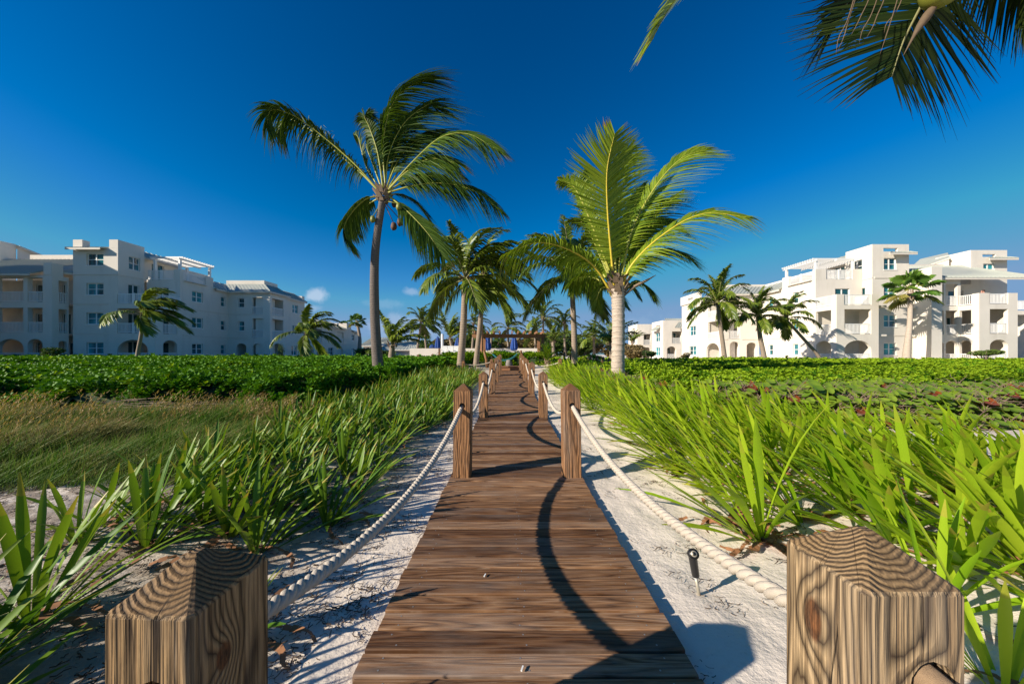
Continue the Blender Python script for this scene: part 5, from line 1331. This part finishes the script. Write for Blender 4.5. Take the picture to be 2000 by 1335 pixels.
# people on the right balcony: a seated sunbather whose raised arm shows
def person(loc, rz, label):
    J = {'pelvis': (0, 0, .50), 'chest': (-.10, 0, .88), 'neck': (-.14, 0, 1.04), 'head': (-.13, 0, 1.16), 'top': (-.12, 0, 1.26),
         'shl': (-.12, .17, .98), 'ell': (.10, .26, .98), 'hal': (.02, .12, 1.20), 'shr': (-.12, -.17, .98), 'elr': (-.02, -.24, .74), 'har': (.18, -.2, .66),
         'hpl': (0, .10, .48), 'knl': (.42, .12, .56), 'anl': (.62, .12, .18), 'tol': (.78, .12, .12), 'hpr': (0, -.10, .48), 'knr': (.42, -.12, .52), 'anr': (.60, -.12, .14), 'tor': (.76, -.12, .08)}
    rad = dict(pelvis=.13, chest=.14, neck=.055, head=.09, top=.075, shl=.06, ell=.045, hal=.035, shr=.06, elr=.045, har=.035, hpl=.09, knl=.06, anl=.04, tol=.03, hpr=.09, knr=.06, anr=.04, tor=.03)
    E = [('pelvis', 'chest'), ('chest', 'neck'), ('neck', 'head'), ('head', 'top'), ('chest', 'shl'), ('shl', 'ell'), ('ell', 'hal'), ('chest', 'shr'), ('shr', 'elr'), ('elr', 'har'), ('pelvis', 'hpl'), ('hpl', 'knl'), ('knl', 'anl'), ('anl', 'tol'), ('pelvis', 'hpr'), ('hpr', 'knr'), ('knr', 'anr'), ('anr', 'tor')]
    ks = list(J); me = bpy.data.meshes.new('person'); me.from_pydata([J[k] for k in ks], [(ks.index(a), ks.index(b)) for a, b in E], [])
    o = bpy.data.objects.new('person', me); COL.objects.link(o); md = o.modifiers.new('skin', 'SKIN')
    for i, k in enumerate(ks): me.skin_vertices[0].data[i].radius = (rad[k], rad[k]); me.skin_vertices[0].data[i].use_root = (i == 0)
    o.modifiers.new('sub', 'SUBSURF').levels = 1; o.modifiers['sub'].render_levels = 2
    dg = bpy.context.evaluated_depsgraph_get(); nm = bpy.data.meshes.new_from_object(o.evaluated_get(dg)); bpy.data.objects.remove(o)
    nm.materials.clear(); nm.materials.append(M['skin']); p = link('person', nm); p.location = loc; p.rotation_euler.z = rz
    mb = MB(); mb.blob((-.15, 0, 1.20), (.10, .10, .11), 2, .1, 12, 8); h = mb.build('hair', M['hair'], None, True); h.parent = p
    mb = MB(); mb.blob((.04, 0, .50), (.17, .17, .12), 3, .1, 12, 8); h = mb.build('shorts', M['shorts'], None, True); h.parent = p
    tag(p, label, 'person'); return p
person((45.3, 32.75, 5.9), R(150), 'person sitting on the top corner balcony of the right building, one bare arm raised')

# ------------------------------------------------------------------ middle distance
def closed_umbrella(px, py0, py1, Y, label, w=.32):
    root = empty('closed_umbrella', at(px, py0, Y)); tag(root, label, 'umbrella', 'closed blue umbrellas')
    b = at(px, py0, Y); t = at(px, py1, Y); h = t.z-b.z
    mb = MB(); mb.tube([b-Vector((0, 0, .6)), t], .03, 8); mb.build('pole', M['white'], root)
    mb = MB(); n = 24
    for (z0, r0), (z1, r1) in zip([(0, .7), (.15, 1), (.45, .85), (.8, .55), (1, .08)], [(.15, 1), (.45, .85), (.8, .55), (1, .08), (1.02, .02)]):
        for j in range(n):
            f = lambda k, z, r: Vector((b.x+math.cos(k*2*math.pi/n)*r*w*(1+.22*(k % 2)), b.y+math.sin(k*2*math.pi/n)*r*w*(1+.22*(k % 2)), b.z+h*z))
            mb.quad(f(j, z0, r0), f(j+1, z0, r0), f(j+1, z1, r1), f(j, z1, r1))
    mb.build('canopy', M['blue'], root)
for px, a, b, Y, lab in ((952, 684, 655, 33, 'closed blue umbrella under the left part of the pergola'), (1004, 684, 655, 33, 'closed blue umbrella under the middle of the pergola'),
                         (894, 684, 658, 36, 'closed blue umbrella between two palm trunks left of the pergola'), (844, 680, 672, 44, 'short blue umbrella above the white wall, furthest left'),
                         (855, 682, 656, 42, 'tall dark closed umbrella by the white pole')):
    closed_umbrella(px, a, b, Y, lab)
mb = MB(); p = at(864, 692, 40); mb.tube([p, at(864, 652, 40)], .16, 10); tag(mb.build('white_pole', M['white']), 'plain white pole standing above the white terrace wall', 'pole')
mb = MB(); a = at(800, 681, 34.5); b = at(1052, 681, 34.5); mb.box(a.x, b.x, 34.5, 34.8, -.1, 1.62); tag(mb.build('terrace_wall', M['stucco']), 'low white terrace wall behind the pergola', 'wall')
# timber pergola
pg = empty('timber_pergola', (at(940, 705, 26).x, 26, .2)); tag(pg, 'orange-brown timber pergola standing over the path end', 'pergola')
for px, y0 in ((937, 26), (946, 26.9), (1052, 26), (1060, 26.9)):
    mb = MB(); x = xat(px, y0); mb.box(x-.10, x+.10, y0-.1, y0+.1, -.1, 2.56); mb.build('post', M['pergwood'], pg)
mb = MB(); xa, xb = xat(922, 26), xat(1066, 26)
for yy in (26, 26.9): mb.box(xa, xb, yy-.05, yy+.05, 2.30, 2.545)
for i in range(12): x = xa+.25+i*(xb-xa-.5)/11; mb.box(x-.045, x+.045, 25.3, 27.6, 2.563, 2.76)
mb.build('beam', M['pergwood'], pg)
mb = MB(); p = at(941, 700, 24.5); mb.tube([p-Vector((0, 0, .5)), at(941, 590, 24.5)], [.10, .08], 8); tag(mb.build('wooden_mast', M['pergwood']), 'tall orange wooden mast beside the left pergola post', 'mast')
# hammock
hm = empty('hammock', at(985, 693, 19)); tag(hm, 'teal hammock slung low beyond the end of the boardwalk', 'hammock')
A, C_ = at(950, 692, 19), at(1018, 692, 19); mb = MB(); n = 12
P1, P2 = at(962, 693, 18.8), at(1010, 693, 18.8)
for i in range(n):
    t0, t1 = i/n, (i+1)/n
    f = lambda t, s_: P1.lerp(P2, t)+Vector((0, s_*.45, -.34*4*t*(1-t)+ (.10 if s_ else 0)))
    for s0, s1 in ((-1, 0), (0, 1)): mb.quad(f(t0, s0), f(t1, s0), f(t1, s1), f(t0, s1))
mb.build('cloth', M['teal'], hm, True)
mb = MB()
for s_ in (-.45, -.2, 0, .2, .45): mb.tube([A+Vector((0, 0, .15)), P1+Vector((0, s_, .08))], .012, 4); mb.tube([C_+Vector((0, 0, .15)), P2+Vector((0, s_, .08))], .012, 4)
mb.build('cord', M['rope'], hm)
for px, lab in ((948, 'crooked dark wooden hammock post on the left'), (1020, 'dark wooden hammock post on the right')):
    mb = MB(); mb.tube([at(px+4, 718, 19), at(px+2, 702, 19), at(px-3, 684, 19)], [.09, .08, .06], 8); tag(mb.build('hammock_post', M['post'], smooth=True), lab, 'post')
mb = MB(); mb.blob(at(994, 711, 16.6), (.17, .15, .22), 4, .35, 12, 9); tag(mb.build('boulder', flat('grey_stone', (.22, .20, .18), .9, .3, 6, .5), smooth=True), 'grey rounded stone at the far end of the boardwalk', 'stone')
# rope fence spurs either side of the far end
small = make_post_mesh(M['post'], .60, .5)
def spur(pts_, sg, side):
    prev = None
    for i, (px, py, Y) in enumerate(pts_):
        p = at(px, py, Y); o = link('rope_post', small); o.location = (p.x, Y, p.z-.6)
        tag(o, 'short brown post %d m away in the %s cross fence' % (round(Y), side), 'post', 'posts of the %s cross fence' % side)
        if prev is not None:
            mb = rope(prev, (p.x, Y, p.z-.1), sg, rr=.02, n3=False); tag(mb.build('rope', M['rope'], smooth=True), 'thin white rope of the %s cross fence, %d m away' % (side, round(Y)), 'rope', 'ropes of the %s cross fence' % side)
        prev = (p.x, Y, p.z-.1)
spur([(1030, 704, 16.2), (1094, 702, 15.0)], .16, 'right')
spur([(1102, 688, 24), (1115, 692, 23), (1143, 689, 22), (1154, 694, 21), (1166, 696, 20), (1178, 698, 19), (1190, 700, 18)], .1, 'back')
spur([(960, 702, 16.2), (905, 706, 16.0)], .10, 'left')
spur([(806, 697, 24), (817, 693, 23.5), (845, 692, 24), (858, 681, 26)], .1, 'far left')
# stacked white chairs
ch = MB()
for i in range(3):
    x = xat(866+i*12, 33); 
    ch.box(x-.28, x+.28, 32.9, 33.4, 1.15, 1.2); ch.box(x-.28, x+.28, 33.4, 33.46, 1.2, 1.85)
    for dx in (-.25, .22): ch.box(x+dx, x+dx+.04, 32.9, 32.94, .5, 1.15); ch.box(x+dx, x+dx+.04, 33.38, 33.42, .5, 1.15); ch.box(x+dx, x+dx+.05, 32.85, 33.4, 1.4, 1.44)
    c = MB(); c.v, c.f, c.m, c.c = ch.v, ch.f, ch.m, ch.c; o = c.build('beach_chair', M['white']); ch = MB()
    tag(o, ('leftmost', 'middle', 'rightmost')[i]+' white beach chair by the white terrace wall', 'chair', 'white beach chairs')
# white-roofed pavilions
def pavilion(x0, x1, y0, y1, ze, zr, label):
    B = Bldg('pavilion', ((x0+x1)/2, y0, 0), label); B.wall('x', y0+.8, x0+.8, x1-.8, -.3, ze-.02, [('d', x0+2, x0+4, .1, ze-.5)]); B.box(x0+.8, x1-.8, y0+1.1, y1-.8, -.3, ze-.03)
    mx, my = (x0+x1)/2, (y0+y1)/2; hw = (y1-y0)/2; a, b, c, d = (x0, y0, ze), (x1, y0, ze), (x1, y1, ze), (x0, y1, ze); e, f = (x0+hw, my, zr), (x1-hw, my, zr)
    B.roof([a, b, f, e], sp=.6); B.roof([b, c, f, f]); B.roof([c, d, e, f], sp=.6); B.roof([d, a, e, e]); B.done()
pavilion(xat(715, 62), xat(852, 62), 62, 76, 1.9, 3.9, 'low white-roofed pavilion behind the short palm')
pavilion(xat(700, 78), xat(760, 78), 78, 92, 3.0, 5.2, 'far white gabled roof beside the end of the left building')

# shrubs and background trees
def leafcard(mat, n, r, seed, size):
    rr = random.Random(seed); mb = MB()
    for i in range(n):
        d = Vector((rr.gauss(0, 1), rr.gauss(0, 1), rr.gauss(0, .8))); d = d.normalized()*rr.uniform(.55, 1)**.5; c = Vector((d.x*r[0], d.y*r[1], d.z*r[2]))
        c *= 1+.25*noise.noise(d*2.2+Vector((seed, 0, 0))); u = Vector((rr.uniform(-1, 1), rr.uniform(-1, 1), rr.uniform(-.6, .6))).normalized(); w = u.orthogonal().normalized(); s_ = size*rr.uniform(.6, 1.3)
        mb.add([c-u*s_, c+w*s_*.45, c+u*s_, c-w*s_*.45], [(0, 1, 2, 3)], 0, (rr.random(), 0, .01))
    return mb
def shrub(px, py, Y, rpx, hpx, label, mat='bush', seed=1, n=900, name='shrub', cat='shrub', size=None, group=None):
    p = at(px, py, Y); r_ = rpx/F*Y; h_ = hpx/F*Y; root = empty(name, (p.x, Y, .1)); tag(root, label, cat, group); rr = random.Random(seed)
    tw = MB()
    for i in range(7): 
        a = rr.uniform(0, 6.28); e = Vector((p.x+math.cos(a)*r_*.6, Y+math.sin(a)*r_*.5, p.z+h_*rr.uniform(-.2, .7))); tw.tube([(p.x+rr.uniform(-.1, .1), Y, 0), ((p.x+e.x)/2, (Y+e.y)/2, e.z*.55), e], [.05*r_+.01, .03*r_+.01, .01], 5)
    tw.build('trunk', M['twig'], root)
    mb = MB()
    for k in range(5):
        sub = leafcard(None, n//5, (r_*.6, r_*.5, h_*.55), seed*7+k, size or r_*.11)
        o_ = Vector((p.x+rr.uniform(-.5, .5)*r_, Y+rr.uniform(-.3, .3)*r_, p.z+rr.uniform(-.35, .45)*h_))
        for f, c in zip(sub.f, sub.c): mb.add([sub.v[i]+o_ for i in f], [(0, 1, 2, 3)], 0, c)
    mb.build('crown', M[mat], root)
SH = 'background shrubs and trees'
for i, (px, py, Y, r_, h_, lab, mt) in enumerate((
    (1122, 676, 50, 30, 22, 'dark round tree right of the pergola, beyond the ropes', 'bush'), (1152, 680, 46, 24, 18, 'dark bushy tree behind the slim grey trunk', 'bush'),
    (840, 680, 52, 16, 12, 'rounded tree above the white wall, left one', 'bush'), (872, 678, 55, 26, 14, 'wide mixed tree above the white chairs', 'bushb'), (905, 676, 50, 18, 18, 'tree behind the leaning palm trunk', 'bush'),
    (930, 672, 54, 20, 20, 'dark tree left behind the pergola', 'bush'), (965, 680, 60, 22, 12, 'low tree behind the pergola, left', 'bush'), (1020, 678, 56, 34, 16, 'wide olive tree behind the pergola middle', 'bushb'), (1062, 674, 50, 30, 22, 'tall tangled tree right behind the pergola', 'bushb'), (1090, 678, 46, 20, 18, 'dark tree left of the slim trunk', 'bush'),
    (1195, 686, 40, 24, 14, 'olive shrub behind the ringed trunk', 'bushb'), (1240, 690, 34, 22, 13, 'pale reddish shrub before the end of the right building', 'bushb'), (1268, 692, 30, 14, 10, 'dark green bush before the right building arches', 'bush'), (1340, 694, 30, 12, 6, 'small pale sprig above the right hedge', 'bushb'),
    (105, 688, 22, 20, 11, 'dark leafy branches rising above the left hedge', 'bush'), (712, 686, 48, 20, 10, 'dark bush before the pavilion', 'bush'), (740, 690, 40, 30, 8, 'low dark bush right of the tall palm trunk', 'bush'), (548, 688, 26, 8, 20, 'feathery green sapling before the left building', 'bush'), (1925, 690, 27, 24, 9, 'knobbly dark shrub above the hedge at the right corner', 'bush'), (1995, 680, 45, 14, 14, 'green bush at the right picture edge', 'bush'),
    (1150, 697, 22, 26, 8, 'low green shrub by the back cross fence', 'hedge2'), (895, 700, 20, 16, 7, 'low shrub between the two leaning trunks', 'hedge2'))):
    k_ = 1.35 if i < 12 else 1
    shrub(px, py-(4 if i < 12 else 0), Y, r_*k_, h_*k_, lab, mt, 200+i, n=1800 if i < 12 else 900)
# dry brush pile at the hedge foot, yellow-green runner
rr = random.Random(8); mb = MB()
for i in range(140):
    x = rr.gauss(-6.0, .65); y = 5.55+rr.uniform(-.3, .4); z = gh(x, y)+.22*math.exp(-((x+6.0)/.8)**2)*rr.random()+.02; a = rr.gauss(0, .5); l_ = rr.uniform(.15, .5)
    mb.tube([(x-l_*math.cos(a), y-l_*.3*math.sin(a), z), (x, y, z+.03), (x+l_*math.cos(a), y+l_*.3*math.sin(a), z-.01+rr.uniform(0, .08))], [.004, .006, .003], 4)
tag(mb.build('brush_pile', M['twig']), 'heap of dry grey branches at the foot of the left hedge', 'brush pile')
print('lilies', lily_n[0])
